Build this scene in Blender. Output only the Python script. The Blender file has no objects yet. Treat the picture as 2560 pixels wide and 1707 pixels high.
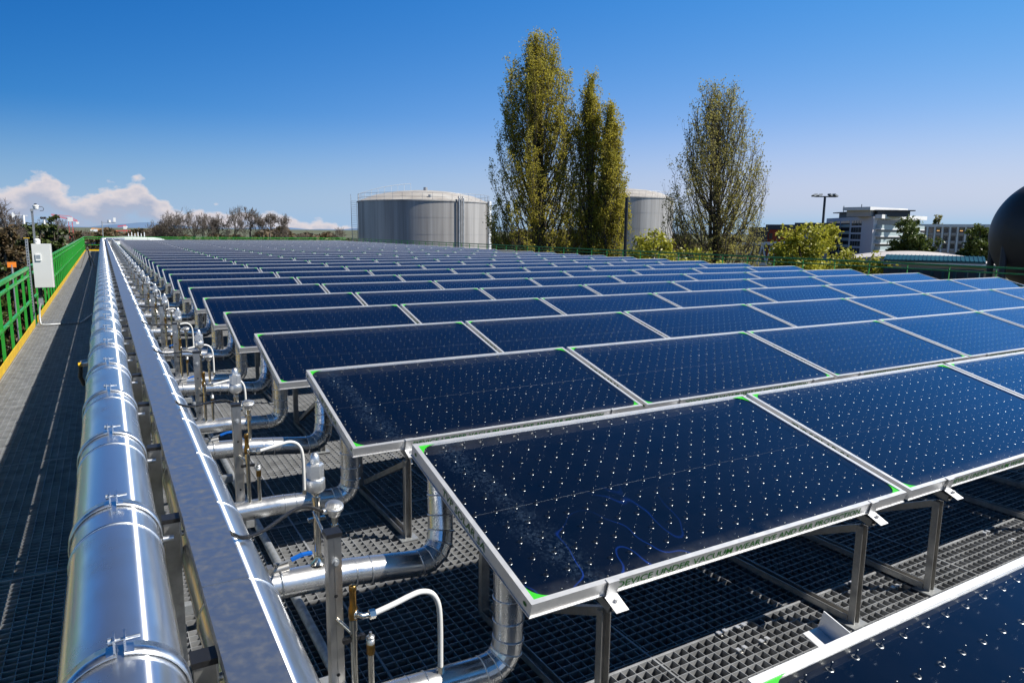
import bpy, math, random
import numpy as np
from mathutils import Vector, Matrix
random.seed(7); RNG = np.random.default_rng(7)
R = math.radians
sc = bpy.context.scene
COL = sc.collection

# ---------------------------------------------------------------- camera
CAM = (0.0, 0.0, 1.71)
FPX, YAW, PITCH, ROLL = 1743.97, 0.5277426, 0.1562279, 0.0108483
cy_, sy_ = math.cos(YAW), math.sin(YAW)
FW = Vector((sy_*math.cos(PITCH), cy_*math.cos(PITCH), -math.sin(PITCH)))
R0 = Vector((cy_, -sy_, 0)); U0 = R0.cross(FW)
RT = R0*math.cos(ROLL) + U0*math.sin(ROLL)
UP = U0*math.cos(ROLL) - R0*math.sin(ROLL)
cam = bpy.data.cameras.new('camera'); co = bpy.data.objects.new('camera', cam); COL.objects.link(co)
cam.sensor_width = 36; cam.lens = FPX/2560*36; cam.clip_start = .05; cam.clip_end = 30000
M = Matrix((( RT.x, UP.x, -FW.x, CAM[0]), (RT.y, UP.y, -FW.y, CAM[1]), (RT.z, UP.z, -FW.z, CAM[2]), (0,0,0,1)))
co.matrix_world = M; sc.camera = co

def ray(px, py):                      # direction of a point of the photograph (2352 wide)
    k = 2560/2352
    return FW + RT*((px*k-1280)/FPX) - UP*((py*k-853.5)/FPX)
def at(px, py, dist):                 # the point seen there at a horizontal distance
    v = ray(px, py); return Vector(CAM) + v*(dist/math.hypot(v.x, v.y))

# ---------------------------------------------------------------- world, sun, exposure
SUN = Vector((0.72, -0.53, 1.0)).normalized()
EL = math.asin(SUN.z); AZ = math.atan2(SUN.x, SUN.y)
w = bpy.data.worlds.new('World'); sc.world = w; w.use_nodes = True
nt = w.node_tree; N = nt.nodes; Lk = nt.links
for n in list(N): N.remove(n)
def nd(t, **k):
    n = N.new(t)
    for a, b in k.items(): setattr(n, a, b)
    return n
def mth(op, a, b=None, c=None, clamp=False):
    n = N.new('ShaderNodeMath'); n.operation = op; n.use_clamp = clamp
    for i, v in enumerate((a, b, c)):
        if v is None: continue
        if isinstance(v, (int, float)): n.inputs[i].default_value = v
        else: Lk.new(v, n.inputs[i])
    return n.outputs[0]
sky = nd('ShaderNodeTexSky', sky_type='NISHITA', sun_disc=False, sun_elevation=EL, sun_rotation=AZ,
         altitude=400, air_density=1.0, dust_density=0.1, ozone_density=2.0)
tc = nd('ShaderNodeTexCoord'); sep = nd('ShaderNodeSeparateXYZ'); Lk.new(tc.outputs['Generated'], sep.inputs[0])
# clear spring air: the sky deepens to a polarised blue away from the sun and upwards
east = mth('MINIMUM', mth('MAXIMUM', mth('ADD', mth('MULTIPLY', sep.outputs[0], .864), mth('MULTIPLY', sep.outputs[1], -.5036)), -.58), .6)
zz = mth('MINIMUM', mth('MAXIMUM', sep.outputs[2], .02), .32)
cmbt = nd('ShaderNodeCombineXYZ')
for i, (a, b, c, d, e) in enumerate(zip((.03,-.319,-.031),(1.488,.598,.275),(-5.118,-.004,.762),(-1.544,-.695,-.621),(-.221,-.048,.004))):
    q = mth('ADD', mth('ADD', mth('MULTIPLY_ADD', east, b, a), mth('MULTIPLY', zz, c)), mth('ADD', mth('MULTIPLY', mth('MULTIPLY', east, east), d), mth('MULTIPLY', mth('MULTIPLY', zz, zz), e)))
    Lk.new(mth('EXPONENT', q), cmbt.inputs[i])
gm0 = nd('ShaderNodeVectorMath', operation='MULTIPLY'); Lk.new(sky.outputs[0], gm0.inputs[0]); Lk.new(cmbt.outputs[0], gm0.inputs[1])
zen = nd('ShaderNodeMix', data_type='RGBA'); zen.inputs[6].default_value = (1, 1, 1, 1); zen.inputs[7].default_value = (.52, .32, .25, 1)
Lk.new(mth('MULTIPLY', mth('SUBTRACT', sep.outputs[2], .30), 2.4, clamp=True), zen.inputs[0])
gm = nd('ShaderNodeVectorMath', operation='MULTIPLY'); Lk.new(gm0.outputs[0], gm.inputs[0]); Lk.new(zen.outputs[2], gm.inputs[1])
az = mth('MULTIPLY', mth('ARCTAN2', sep.outputs[0], sep.outputs[1]), 180/math.pi)
el = mth('MULTIPLY', mth('ARCSINE', sep.outputs[2]), 180/math.pi)
cmb = nd('ShaderNodeCombineXYZ'); Lk.new(mth('MULTIPLY', az, .55), cmb.inputs[0]); Lk.new(mth('MULTIPLY', el, 0.9), cmb.inputs[1])
n1 = nd('ShaderNodeTexNoise'); n1.inputs['Scale'].default_value = 1.0; n1.inputs['Detail'].default_value = 6; n1.inputs['Roughness'].default_value = .58
Lk.new(cmb.outputs[0], n1.inputs['Vector'])
rp = nd('ShaderNodeValToRGB'); rp.color_ramp.interpolation = 'B_SPLINE'
Lk.new(mth('DIVIDE', mth('ADD', az, 20), 50.0), rp.inputs[0])
tops = [(-20,.3),(-9,.35),(-6.2,.70),(-4.6,.50),(-3.6,.88),(-2.6,.72),(-1.6,.50),(-.4,.55),(1.2,.70),(2.6,.80),(3.6,.50),(4.8,.26),(7,.34),(9,.28),(11,.33),(13,.20),(15,.18),(17,.08),(20,.0),(24,0)]
els = rp.color_ramp.elements
els[0].position = 0; els[0].color = (.3,.3,.3,1); els[1].position = 1; els[1].color = (0,0,0,1)
for a, v in tops[1:]:
    e = els.new((a+20)/50); e.color = (v, v, v, 1)
top = mth('MULTIPLY', rp.outputs[0], 4.6)
h = mth('ADD', top, mth('MULTIPLY', mth('SUBTRACT', n1.outputs[0], .5), 3.0))
mask = mth('SMOOTHSTEP' if False else 'MULTIPLY', mth('SUBTRACT', h, el), 2.6, clamp=True)
vo = nd('ShaderNodeTexVoronoi', feature='SMOOTH_F1'); vo.inputs['Scale'].default_value = 1.9; vo.inputs['Smoothness'].default_value = .35; Lk.new(cmb.outputs[0], vo.inputs['Vector'])
h = mth('ADD', h, mth('MULTIPLY', mth('SUBTRACT', .38, vo.outputs['Distance']), .75))
mask = mth('MULTIPLY', mth('SUBTRACT', h, el), 1.9, clamp=True)
n2 = nd('ShaderNodeTexNoise'); n2.inputs['Scale'].default_value = 1.7; n2.inputs['Detail'].default_value = 5
Lk.new(cmb.outputs[0], n2.inputs['Vector'])
depth_ = mth('SUBTRACT', h, el)
floor_ = mth('MULTIPLY_ADD', mth('MULTIPLY', mth('SUBTRACT', 6.0, az), .25, clamp=True), .45, .30)
mask = mth('MULTIPLY', mask, mth('ADD', floor_, mth('MULTIPLY', mth('MULTIPLY', mth('SUBTRACT', 2.1, depth_), n2.outputs[0]), 1.3), clamp=True), clamp=True)
mask = mth('MULTIPLY', mask, mth('MULTIPLY', mth('ADD', el, 3.0), .35, clamp=True), clamp=True)
lit = mth('MULTIPLY', mth('SUBTRACT', 1.55, mth('SUBTRACT', h, el)), .62, clamp=True)
cc = nd('ShaderNodeMix', data_type='RGBA')
cc.inputs[6].default_value = (3.3, 3.75, 4.9, 1); cc.inputs[7].default_value = (7.4, 6.5, 6.2, 1)
Lk.new(lit, cc.inputs[0])
mx = nd('ShaderNodeMix', data_type='RGBA')
low = nd('ShaderNodeMix', data_type='RGBA'); low.inputs[6].default_value = (2.85, 4.1, 5.85, 1); low.inputs[7].default_value = (3.3, 4.75, 6.45, 1)
Lk.new(mth('MULTIPLY_ADD', east, .9, .5, clamp=True), low.inputs[0])
hz = nd('ShaderNodeMix', data_type='RGBA'); Lk.new(mth('POWER', mth('MULTIPLY', mth('SUBTRACT', .155, sep.outputs[2]), 7.2, clamp=True), 1.6, clamp=True), hz.inputs[0])
Lk.new(gm.outputs[0], hz.inputs[6]); Lk.new(low.outputs[2], hz.inputs[7])
Lk.new(mask, mx.inputs[0]); Lk.new(hz.outputs[2], mx.inputs[6]); Lk.new(cc.outputs[2], mx.inputs[7])
bg = nd('ShaderNodeBackground'); bg.inputs[1].default_value = .081
Lk.new(mx.outputs[2], bg.inputs[0])
wo = nd('ShaderNodeOutputWorld'); Lk.new(bg.outputs[0], wo.inputs[0])

sl = bpy.data.lights.new('sun', 'SUN'); so = bpy.data.objects.new('sun', sl); COL.objects.link(so)
sl.energy = 5.0; sl.angle = R(.5); sl.color = (1, .955, .88)
so.rotation_euler = SUN.to_track_quat('Z', 'Y').to_euler()
sc.view_settings.view_transform = 'Standard'; sc.view_settings.look = 'None'
sc.view_settings.exposure = 0.6; sc.view_settings.gamma = 1
sc.cycles.max_bounces = 8; sc.cycles.transparent_max_bounces = 24; sc.cycles.caustics_reflective = False
sc.cycles.caustics_refractive = False; sc.cycles.sample_clamp_indirect = 4

# ---------------------------------------------------------------- materials
MT = {}
def mat(name, base=(.5,.5,.5), metal=0., rough=.5, spec=.5, var=0., vscale=8., base2=None, bump=0., bscale=40., rvar=0.,
        coat=0., detail=4., stretch=None, thr=None, trans=0., island=0., aniso=0, axis='Y', arot=0., brushed=0, brot=.0, objcoord=True):
    m = bpy.data.materials.new(name); m.use_nodes = True; MT[name] = m
    t = m.node_tree; b = t.nodes['Principled BSDF']; L = t.links
    b.inputs['Base Color'].default_value = (*base, 1); b.inputs['Metallic'].default_value = metal
    b.inputs['Roughness'].default_value = rough; b.inputs['Specular IOR Level'].default_value = spec
    if aniso:
        b.inputs['Anisotropic'].default_value = aniso; tg = t.nodes.new('ShaderNodeTangent'); tg.direction_type = 'RADIAL'; tg.axis = axis
        L.new(tg.outputs[0], b.inputs['Tangent'])
        b.inputs['Anisotropic Rotation'].default_value = arot
    b.inputs['Coat Weight'].default_value = coat; b.inputs['Coat Roughness'].default_value = .06
    cord = t.nodes.new('ShaderNodeNewGeometry').outputs['Position'] if not objcoord else t.nodes.new('ShaderNodeTexCoord').outputs['Object']
    if stretch:
        mp = t.nodes.new('ShaderNodeMapping'); mp.inputs['Scale'].default_value = stretch
        L.new(cord, mp.inputs[0]); cord = mp.outputs[0]
    fac = None
    if base2 or var or rvar:
        nz = t.nodes.new('ShaderNodeTexNoise'); nz.inputs['Scale'].default_value = vscale; nz.inputs['Detail'].default_value = detail
        nz.inputs['Roughness'].default_value = .6
        L.new(cord, nz.inputs['Vector'])
        r = t.nodes.new('ShaderNodeValToRGB'); lo, hi = thr or (.35, .65)
        r.color_ramp.elements[0].position = lo; r.color_ramp.elements[1].position = hi
        L.new(nz.outputs[0], r.inputs[0]); fac = r.outputs[0]
        if base2 or var:
            mm = t.nodes.new('ShaderNodeMix'); mm.data_type = 'RGBA'
            b2 = base2 or tuple(c*(1-var) for c in base)
            mm.inputs[6].default_value = (*base, 1); mm.inputs[7].default_value = (*b2, 1)
            if island:
                g = t.nodes.new('ShaderNodeNewGeometry'); ma = t.nodes.new('ShaderNodeMath'); ma.operation = 'MULTIPLY_ADD'
                L.new(g.outputs['Random Per Island'], ma.inputs[0]); ma.inputs[1].default_value = island
                mb = t.nodes.new('ShaderNodeMath'); mb.operation = 'MULTIPLY'; L.new(fac, mb.inputs[0]); mb.inputs[1].default_value = 1-island
                L.new(mb.outputs[0], ma.inputs[2]); L.new(ma.outputs[0], mm.inputs[0])
            else: L.new(fac, mm.inputs[0])
            L.new(mm.outputs[2], b.inputs['Base Color'])
        if rvar:
            mr = t.nodes.new('ShaderNodeMapRange'); mr.inputs[3].default_value = rough; mr.inputs[4].default_value = rough+rvar
            L.new(fac, mr.inputs[0]); L.new(mr.outputs[0], b.inputs['Roughness'])
    if bump:
        n3 = t.nodes.new('ShaderNodeTexNoise'); n3.inputs['Scale'].default_value = bscale; n3.inputs['Detail'].default_value = 3
        L.new(cord, n3.inputs['Vector'])
        bp = t.nodes.new('ShaderNodeBump'); bp.inputs['Strength'].default_value = bump; bp.inputs['Distance'].default_value = .01
        L.new(n3.outputs[0], bp.inputs['Height']); L.new(bp.outputs[0], b.inputs['Normal'])
    if brushed:
        out = t.nodes['Material Output']; ag = t.nodes.new('ShaderNodeBsdfAnisotropic'); ms = t.nodes.new('ShaderNodeMixShader')
        ag.inputs['Roughness'].default_value = .30; ag.inputs['Anisotropy'].default_value = .84; ag.inputs['Rotation'].default_value = brot
        ag.inputs['Color'].default_value = (*base, 1)
        tg = t.nodes.new('ShaderNodeTangent'); tg.direction_type = 'RADIAL'; tg.axis = axis; L.new(tg.outputs[0], ag.inputs['Tangent'])
        ms.inputs[0].default_value = brushed; L.new(b.outputs[0], ms.inputs[1]); L.new(ag.outputs[0], ms.inputs[2]); L.new(ms.outputs[0], out.inputs[0])
    if trans:
        out = t.nodes['Material Output']; tr = t.nodes.new('ShaderNodeBsdfTranslucent'); ms = t.nodes.new('ShaderNodeMixShader')
        ms.inputs[0].default_value = trans
        src = b.inputs['Base Color'].links
        if src: L.new(src[0].from_socket, tr.inputs[0])
        else: tr.inputs[0].default_value = (*base, 1)
        L.new(b.outputs[0], ms.inputs[1]); L.new(tr.outputs[0], ms.inputs[2]); L.new(ms.outputs[0], out.inputs[0])
    return m
mat('jacket', (.80,.81,.82), .92, .17, base2=(.56,.55,.55), vscale=7, rvar=.2, bump=.12, bscale=5, stretch=(1,.5,1), thr=(.5,.8), detail=9, brushed=.24)
mat('jacket_branch', (.82,.82,.82), .9, .20, var=.15, vscale=9, rvar=.14, bump=.03, bscale=10)
mat('band', (.72,.74,.77), 1, .26, rvar=.15, vscale=30)
mat('tray', (.34,.39,.47), .88, .33, base2=(.42,.40,.38), vscale=34, rvar=.22, thr=(.42,.78), detail=10, bump=.03, bscale=12)
mat('stainless', (.64,.62,.59), 1, .30, var=.2, vscale=14, rvar=.12, stretch=(1,1,.3))
mat('frame', (.84,.84,.84), .72, .38, var=.10, vscale=20, rvar=.1)
mat('seam', (.05,.06,.08), .6, .35)
mat('galv', (.52,.54,.55), .75, .45, var=.35, vscale=26, rvar=.2)
mat('strut', (.50,.49,.47), .9, .38, var=.4, vscale=11, rvar=.2)
mat('grate', (.43,.44,.45), .42, .48, var=.4, vscale=9, detail=8)
mat('nickel', (.70,.66,.58), 1, .2)
mat('brass', (.50,.29,.09), 1, .3, var=.4, vscale=60)
mat('cast', (.72,.71,.68), .9, .36, bump=.15, bscale=160)
mat('hose', (.70,.70,.68), 0, .35, coat=.2)
mat('black', (.012,.012,.013), 0, .45)
mat('cable', (.008,.008,.009), 0, .35, bump=.5, bscale=220)
mat('blue', (.01,.12,.50), 0, .3)
mat('green', (.018,.27,.022), 0, .4, base2=(.03,.34,.035), vscale=4, detail=8, coat=.2)
mat('darkgreen', (.012,.16,.02), 0, .4, base2=(.02,.24,.03), vscale=3, coat=.2)
mat('yellow', (.82,.53,.004), 0, .42, base2=(.58,.36,.02), vscale=9, detail=8)
mat('cabinet', (.66,.66,.63), 0, .38, var=.05, vscale=3, coat=.15)
mat('greyplastic', (.25,.27,.29), 0, .45)
mat('white', (.82,.82,.80), 0, .45)
mat('gasket', (.03,.44,.02), 0, .45)
mat('ink', (.008,.15,.008), 0, .5)
mat('absorber', (.0008,.004,.015), 0, .10, spec=.4, var=.3, vscale=2.0, bump=.015, bscale=9)
mat('pin', (.21,.215,.22), 1, .30)
mat('slab', (.02,.021,.024), 0, .9, var=.5, vscale=3)
mat('ground', (.10,.11,.07), 0, .9, base2=(.07,.075,.03), vscale=.03, objcoord=False)
mat('asphalt', (.055,.055,.058), 0, .9, var=.3, vscale=.6, objcoord=False)
mat('tank', (.46,.445,.43), .30, .5, base2=(.20,.19,.185), vscale=1, stretch=(1.1,1.1,.03), detail=9, thr=(.38,.74), rvar=.1)
mat('tankroof', (.47,.45,.42), .2, .6, base2=(.36,.33,.30), vscale=.5)
mat('tanksteel', (.55,.56,.57), .6, .45, var=.3, vscale=2)
mat('sphere', (.055,.05,.048), .1, .5, base2=(.04,.038,.038), vscale=.9, detail=8)
mat('bark', (.12,.098,.07), 0, .9, var=.5, vscale=3)
mat('barkgrey', (.14,.115,.095), 0, .9, var=.4, vscale=2)
mat('leaf_poplar', (.56,.47,.06), 0, .8, base2=(.24,.235,.035), vscale=.35, trans=.48, island=.6)
mat('leaf_pale', (.46,.41,.11), 0, .8, base2=(.22,.21,.07), vscale=.35, trans=.48, island=.6)
mat('leaf_willow', (.50,.46,.05), 0, .5, base2=(.27,.29,.03), vscale=.4, trans=.35, island=.6)
mat('leaf_dark', (.075,.10,.015), 0, .5, base2=(.028,.045,.008), vscale=.3, trans=.2, island=.6)
mat('leaf_rust', (.11,.065,.03), 0, .6, base2=(.05,.045,.012), vscale=.3, trans=.2, island=.6)
mat('leaf_mid', (.13,.17,.03), 0, .5, base2=(.05,.08,.012), vscale=.4, trans=.25, island=.6)
mat('concrete', (.46,.43,.42), 0, .8, var=.12, vscale=.3)
mat('plaster', (.66,.62,.66), 0, .8, var=.06, vscale=.2)
mat('whiteconc', (.78,.78,.78), 0, .7, var=.06, vscale=.4)
mat('darkwin', (.02,.024,.032), 0, .12, spec=.8)
mat('glassrail', (.42,.50,.50), 0, .2, spec=.7)
mat('darkroof', (.05,.055,.065), .1, .5)
mat('redbrick', (.42,.07,.035), 0, .8, var=.25, vscale=2)
mat('awning', (.85,.42,.12), 0, .8)
mat('teal', (.006,.06,.07), .1, .4, var=.4, vscale=1)
mat('steelwhite', (.72,.74,.75), .1, .5)
mat('cranered', (.62,.05,.06), 0, .5)
mat('craneorange', (.85,.33,.06), 0, .5)
mat('hill', (.10,.17,.29), 0, 1, var=.15, vscale=.002, objcoord=False)  # blue of the distant haze is mixed into the base colour
mat('tile', (.20,.11,.07), 0, .8, base2=(.36,.15,.07), vscale=1.6, thr=(.4,.7))
mat('pv', (.008,.012,.025), 0, .15, spec=.7)
mat('scrapwhite', (.75,.76,.78), 0, .6, base2=(.35,.34,.33), vscale=3)
mat('orange', (.9,.25,.02), 0, .6)
# collector glass: a clear sheet that mirrors by its own Fresnel reflection (both faces)
g = bpy.data.materials.new('glass_sheet'); g.use_nodes = True; MT['glass'] = g
t = g.node_tree; t.nodes.remove(t.nodes['Principled BSDF']); L = t.links
fr = t.nodes.new('ShaderNodeFresnel'); fr.inputs[0].default_value = 1.52
m1 = t.nodes.new('ShaderNodeMath'); m1.operation = 'MULTIPLY'; m1.inputs[1].default_value = 2.0
m2 = t.nodes.new('ShaderNodeMath'); m2.operation = 'ADD'; m2.inputs[1].default_value = 1.0
m3 = t.nodes.new('ShaderNodeMath'); m3.operation = 'DIVIDE'
L.new(fr.outputs[0], m1.inputs[0]); L.new(fr.outputs[0], m2.inputs[0]); L.new(m1.outputs[0], m3.inputs[0]); L.new(m2.outputs[0], m3.inputs[1])
gl = t.nodes.new('ShaderNodeBsdfGlossy'); gl.inputs['Roughness'].default_value = .03; gl.inputs['Color'].default_value = (.72,.82,1,1)
tp = t.nodes.new('ShaderNodeBsdfTransparent'); tp.inputs[0].default_value = (.93,.95,.96,1)
ms = t.nodes.new('ShaderNodeMixShader'); L.new(m3.outputs[0], ms.inputs[0]); L.new(tp.outputs[0], ms.inputs[1]); L.new(gl.outputs[0], ms.inputs[2])
tcn = t.nodes.new('ShaderNodeTexCoord'); spn = t.nodes.new('ShaderNodeSeparateXYZ'); L.new(tcn.outputs['Object'], spn.inputs[0])
gp = t.nodes.new('ShaderNodeNewGeometry'); dn = t.nodes.new('ShaderNodeTexNoise'); dn.inputs['Scale'].default_value = 6; dn.inputs['Detail'].default_value = 9; dn.inputs['Roughness'].default_value = .7
L.new(gp.outputs['Position'], dn.inputs['Vector'])
edge = t.nodes.new('ShaderNodeMapRange'); edge.inputs[1].default_value = -.88; edge.inputs[2].default_value = -.945; edge.inputs[3].default_value = .0; edge.inputs[4].default_value = .16; edge.clamp = True
L.new(spn.outputs[1], edge.inputs[0])
er = t.nodes.new('ShaderNodeMapRange'); er.inputs[1].default_value = .35; er.inputs[2].default_value = .8; er.inputs[3].default_value = 0; er.inputs[4].default_value = 1; L.new(dn.outputs[0], er.inputs[0])
e1 = t.nodes.new('ShaderNodeMath'); e1.operation = 'MULTIPLY'; L.new(edge.outputs[0], e1.inputs[0]); L.new(er.outputs[0], e1.inputs[1])
e2 = t.nodes.new('ShaderNodeMath'); e2.operation = 'MULTIPLY_ADD'; L.new(er.outputs[0], e2.inputs[0]); e2.inputs[1].default_value = .005; L.new(e1.outputs[0], e2.inputs[2])
df = t.nodes.new('ShaderNodeBsdfDiffuse'); df.inputs[0].default_value = (.42,.43,.44,1)
md = t.nodes.new('ShaderNodeMixShader'); L.new(e2.outputs[0], md.inputs[0]); L.new(ms.outputs[0], md.inputs[1]); L.new(df.outputs[0], md.inputs[2])
L.new(md.outputs[0], t.nodes['Material Output'].inputs[0])

def misted(name, lines):
    g2 = MT['glass'].copy(); g2.name = name; MT[name] = g2; t = g2.node_tree; L = t.links; nn = t.nodes.new
    out = [n for n in t.nodes if n.type == 'OUTPUT_MATERIAL'][0]; src = out.inputs[0].links[0].from_socket
    tcn = nn('ShaderNodeTexCoord'); sp = nn('ShaderNodeSeparateXYZ'); L.new(tcn.outputs['Object'], sp.inputs[0])
    def mm(op, a, b=None, c=None, cl=False):
        n = nn('ShaderNodeMath'); n.operation = op; n.use_clamp = cl
        for i, v in enumerate((a, b, c)):
            if v is None: continue
            if isinstance(v, (int, float)): n.inputs[i].default_value = v
            else: L.new(v, n.inputs[i])
        return n.outputs[0]
    def noi(sc_, det, out_=0, typ='ShaderNodeTexNoise', stretch=None):
        n = nn(typ); n.inputs['Scale'].default_value = sc_
        if typ == 'ShaderNodeTexNoise': n.inputs['Detail'].default_value = det
        L.new(tcn.outputs['Object'], n.inputs['Vector']); return n.outputs[out_]
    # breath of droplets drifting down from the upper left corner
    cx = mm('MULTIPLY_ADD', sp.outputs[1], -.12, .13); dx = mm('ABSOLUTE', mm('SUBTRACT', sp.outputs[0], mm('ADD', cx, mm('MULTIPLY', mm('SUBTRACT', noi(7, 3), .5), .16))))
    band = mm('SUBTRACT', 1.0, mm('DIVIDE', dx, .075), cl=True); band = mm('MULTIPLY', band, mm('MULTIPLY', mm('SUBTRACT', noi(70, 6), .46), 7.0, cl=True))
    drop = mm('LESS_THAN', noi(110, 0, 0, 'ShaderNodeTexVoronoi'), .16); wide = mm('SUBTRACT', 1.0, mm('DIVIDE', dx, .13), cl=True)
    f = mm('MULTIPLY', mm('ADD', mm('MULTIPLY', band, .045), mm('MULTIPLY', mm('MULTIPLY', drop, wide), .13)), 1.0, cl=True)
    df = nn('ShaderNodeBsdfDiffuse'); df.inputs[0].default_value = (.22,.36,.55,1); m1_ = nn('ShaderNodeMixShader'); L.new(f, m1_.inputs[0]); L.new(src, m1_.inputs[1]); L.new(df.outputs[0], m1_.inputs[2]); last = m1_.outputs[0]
    if lines:                                        # wavy blue caustic reflections, painted on as diffuse lines
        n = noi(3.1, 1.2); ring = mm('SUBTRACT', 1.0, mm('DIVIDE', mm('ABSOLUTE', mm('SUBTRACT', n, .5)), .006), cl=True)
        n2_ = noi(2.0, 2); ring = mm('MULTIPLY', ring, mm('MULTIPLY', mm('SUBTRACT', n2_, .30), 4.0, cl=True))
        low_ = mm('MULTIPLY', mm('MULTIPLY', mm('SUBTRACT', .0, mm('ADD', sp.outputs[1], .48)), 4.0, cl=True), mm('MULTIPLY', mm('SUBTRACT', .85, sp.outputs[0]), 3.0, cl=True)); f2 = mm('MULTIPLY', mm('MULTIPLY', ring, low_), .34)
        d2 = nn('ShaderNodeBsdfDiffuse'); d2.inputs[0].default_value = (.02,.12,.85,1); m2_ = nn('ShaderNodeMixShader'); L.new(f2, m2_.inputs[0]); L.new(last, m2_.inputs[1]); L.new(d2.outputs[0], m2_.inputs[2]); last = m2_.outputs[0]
    L.new(last, out.inputs[0])
misted('glass_misted', False); misted('glass_misted_caustics', True)

# ---------------------------------------------------------------- mesh builder
class MB:
    def __init__(s): s.v = []; s.f = []; s.sm = []
    def add(s, vs, fs, smooth=False):
        o = len(s.v); s.v += [tuple(v) for v in vs]; s.f += [tuple(i+o for i in f) for f in fs]; s.sm += [smooth]*len(fs); return s
    def box(s, x0, x1, y0, y1, z0, z1, m=None):
        vs = [Vector(p) for p in ((x0,y0,z0),(x1,y0,z0),(x1,y1,z0),(x0,y1,z0),(x0,y0,z1),(x1,y0,z1),(x1,y1,z1),(x0,y1,z1))]
        if m is not None: vs = [m @ v for v in vs]
        return s.add(vs, ((0,3,2,1),(4,5,6,7),(0,1,5,4),(1,2,6,5),(2,3,7,6),(3,0,4,7)))
    def bar(s, a, b, w, h, up=(0,0,1)):
        a, b = Vector(a), Vector(b); d = (b-a); L_ = d.length; d.normalize(); u = Vector(up)
        r = d.cross(u)
        if r.length < 1e-4: r = d.cross(Vector((1,0,0)))
        r.normalize(); u = r.cross(d)
        m = Matrix(((r.x,d.x,u.x,a.x),(r.y,d.y,u.y,a.y),(r.z,d.z,u.z,a.z),(0,0,0,1)))
        return s.box(-w/2, w/2, 0, L_, -h/2, h/2, m)
    def cyl(s, a, b, r, n=12, r2=None, caps=True, smooth=True):
        return s.tube([a, b], [r, r if r2 is None else r2], n, caps, smooth)
    def tube(s, pts, r, n=8, caps=True, smooth=True):
        pts = [Vector(p) for p in pts]; rs = r if isinstance(r, (list, tuple)) else [r]*len(pts)
        o = len(s.v); prev = None
        for i, p in enumerate(pts):
            d = (pts[min(i+1, len(pts)-1)] - pts[max(i-1, 0)])
            if d.length < 1e-9: d = Vector((0,0,1))
            d.normalize()
            if prev is None:
                a = Vector((0,0,1)) if abs(d.z) < .9 else Vector((1,0,0)); u = d.cross(a).normalized()
            else:
                u = (prev - d*prev.dot(d)); u = u.normalized() if u.length > 1e-6 else d.orthogonal().normalized()
            prev = u; v = d.cross(u)
            for k in range(n):
                an = 2*math.pi*k/n; q = p + (u*math.cos(an) + v*math.sin(an))*rs[i]; s.v.append((q.x, q.y, q.z))
        for i in range(len(pts)-1):
            for k in range(n):
                a = o+i*n+k; b = o+i*n+(k+1) % n; s.f.append((a, b, b+n, a+n)); s.sm.append(smooth)
        if caps:
            e = s.v[o:o+n]; s.add(e, [tuple(range(n))[::-1]]); e = s.v[o+(len(pts)-1)*n:o+len(pts)*n]; s.add(e, [tuple(range(n))])
        return s
    def lathe(s, c, prof, n=16, axis=(0,0,1), smooth=True):
        c = Vector(c); d = Vector(axis).normalized(); u = d.orthogonal().normalized(); v = d.cross(u); o = len(s.v)
        for r, h_ in prof:
            for k in range(n):
                an = 2*math.pi*k/n; q = c + d*h_ + (u*math.cos(an)+v*math.sin(an))*r; s.v.append((q.x,q.y,q.z))
        for i in range(len(prof)-1):
            for k in range(n):
                a = o+i*n+k; b = o+i*n+(k+1) % n; s.f.append((a, b, b+n, a+n)); s.sm.append(smooth)
        return s
    def sphere(s, c, r, n=12, m=8, sx=1, sy=1, sz=1):
        vs = []; fs = []
        for j in range(m+1):
            th = math.pi*j/m
            for k in range(n):
                ph = 2*math.pi*k/n
                vs.append((c[0]+r*sx*math.sin(th)*math.cos(ph), c[1]+r*sy*math.sin(th)*math.sin(ph), c[2]+r*sz*math.cos(th)))
        for j in range(m):
            for k in range(n): fs.append((j*n+k, (j+1)*n+k, (j+1)*n+(k+1) % n, j*n+(k+1) % n))
        return s.add(vs, fs, True)
    def torus(s, c, axis, R_, r, n=28, m=6):
        d = Vector(axis).normalized(); u = d.orthogonal().normalized(); v = d.cross(u); c = Vector(c); vs = []; fs = []
        for i in range(n):
            a = 2*math.pi*i/n; q = u*math.cos(a)+v*math.sin(a)
            for j in range(m):
                b = 2*math.pi*j/m; vs.append(c+q*(R_+r*math.cos(b))+d*(r*math.sin(b)))
        for i in range(n):
            for j in range(m): fs.append((i*m+j, ((i+1) % n)*m+j, ((i+1) % n)*m+(j+1) % m, i*m+(j+1) % m))
        return s.add(vs, fs, True)
    def build(s, name, m, parent=None, origin=None):
        me = bpy.data.meshes.new(name)
        off = Vector(origin) if origin is not None else (parent.matrix_basis.translation if parent is not None and not parent.parent else (PO.get(parent.name, Vector()) if parent is not None else Vector()))
        vs = np.array(s.v, dtype=np.float64) - np.array(off)
        me.from_pydata(vs.tolist(), [], s.f); me.polygons.foreach_set('use_smooth', s.sm); me.materials.append(MT[m]); me.update()
        o = bpy.data.objects.new(name, me); COL.objects.link(o)
        if parent is not None: o.parent = parent
        elif origin is not None: o.location = origin
        if parent is not None: PO[o.name] = Vector(off)
        return o
PO = {}
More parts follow.
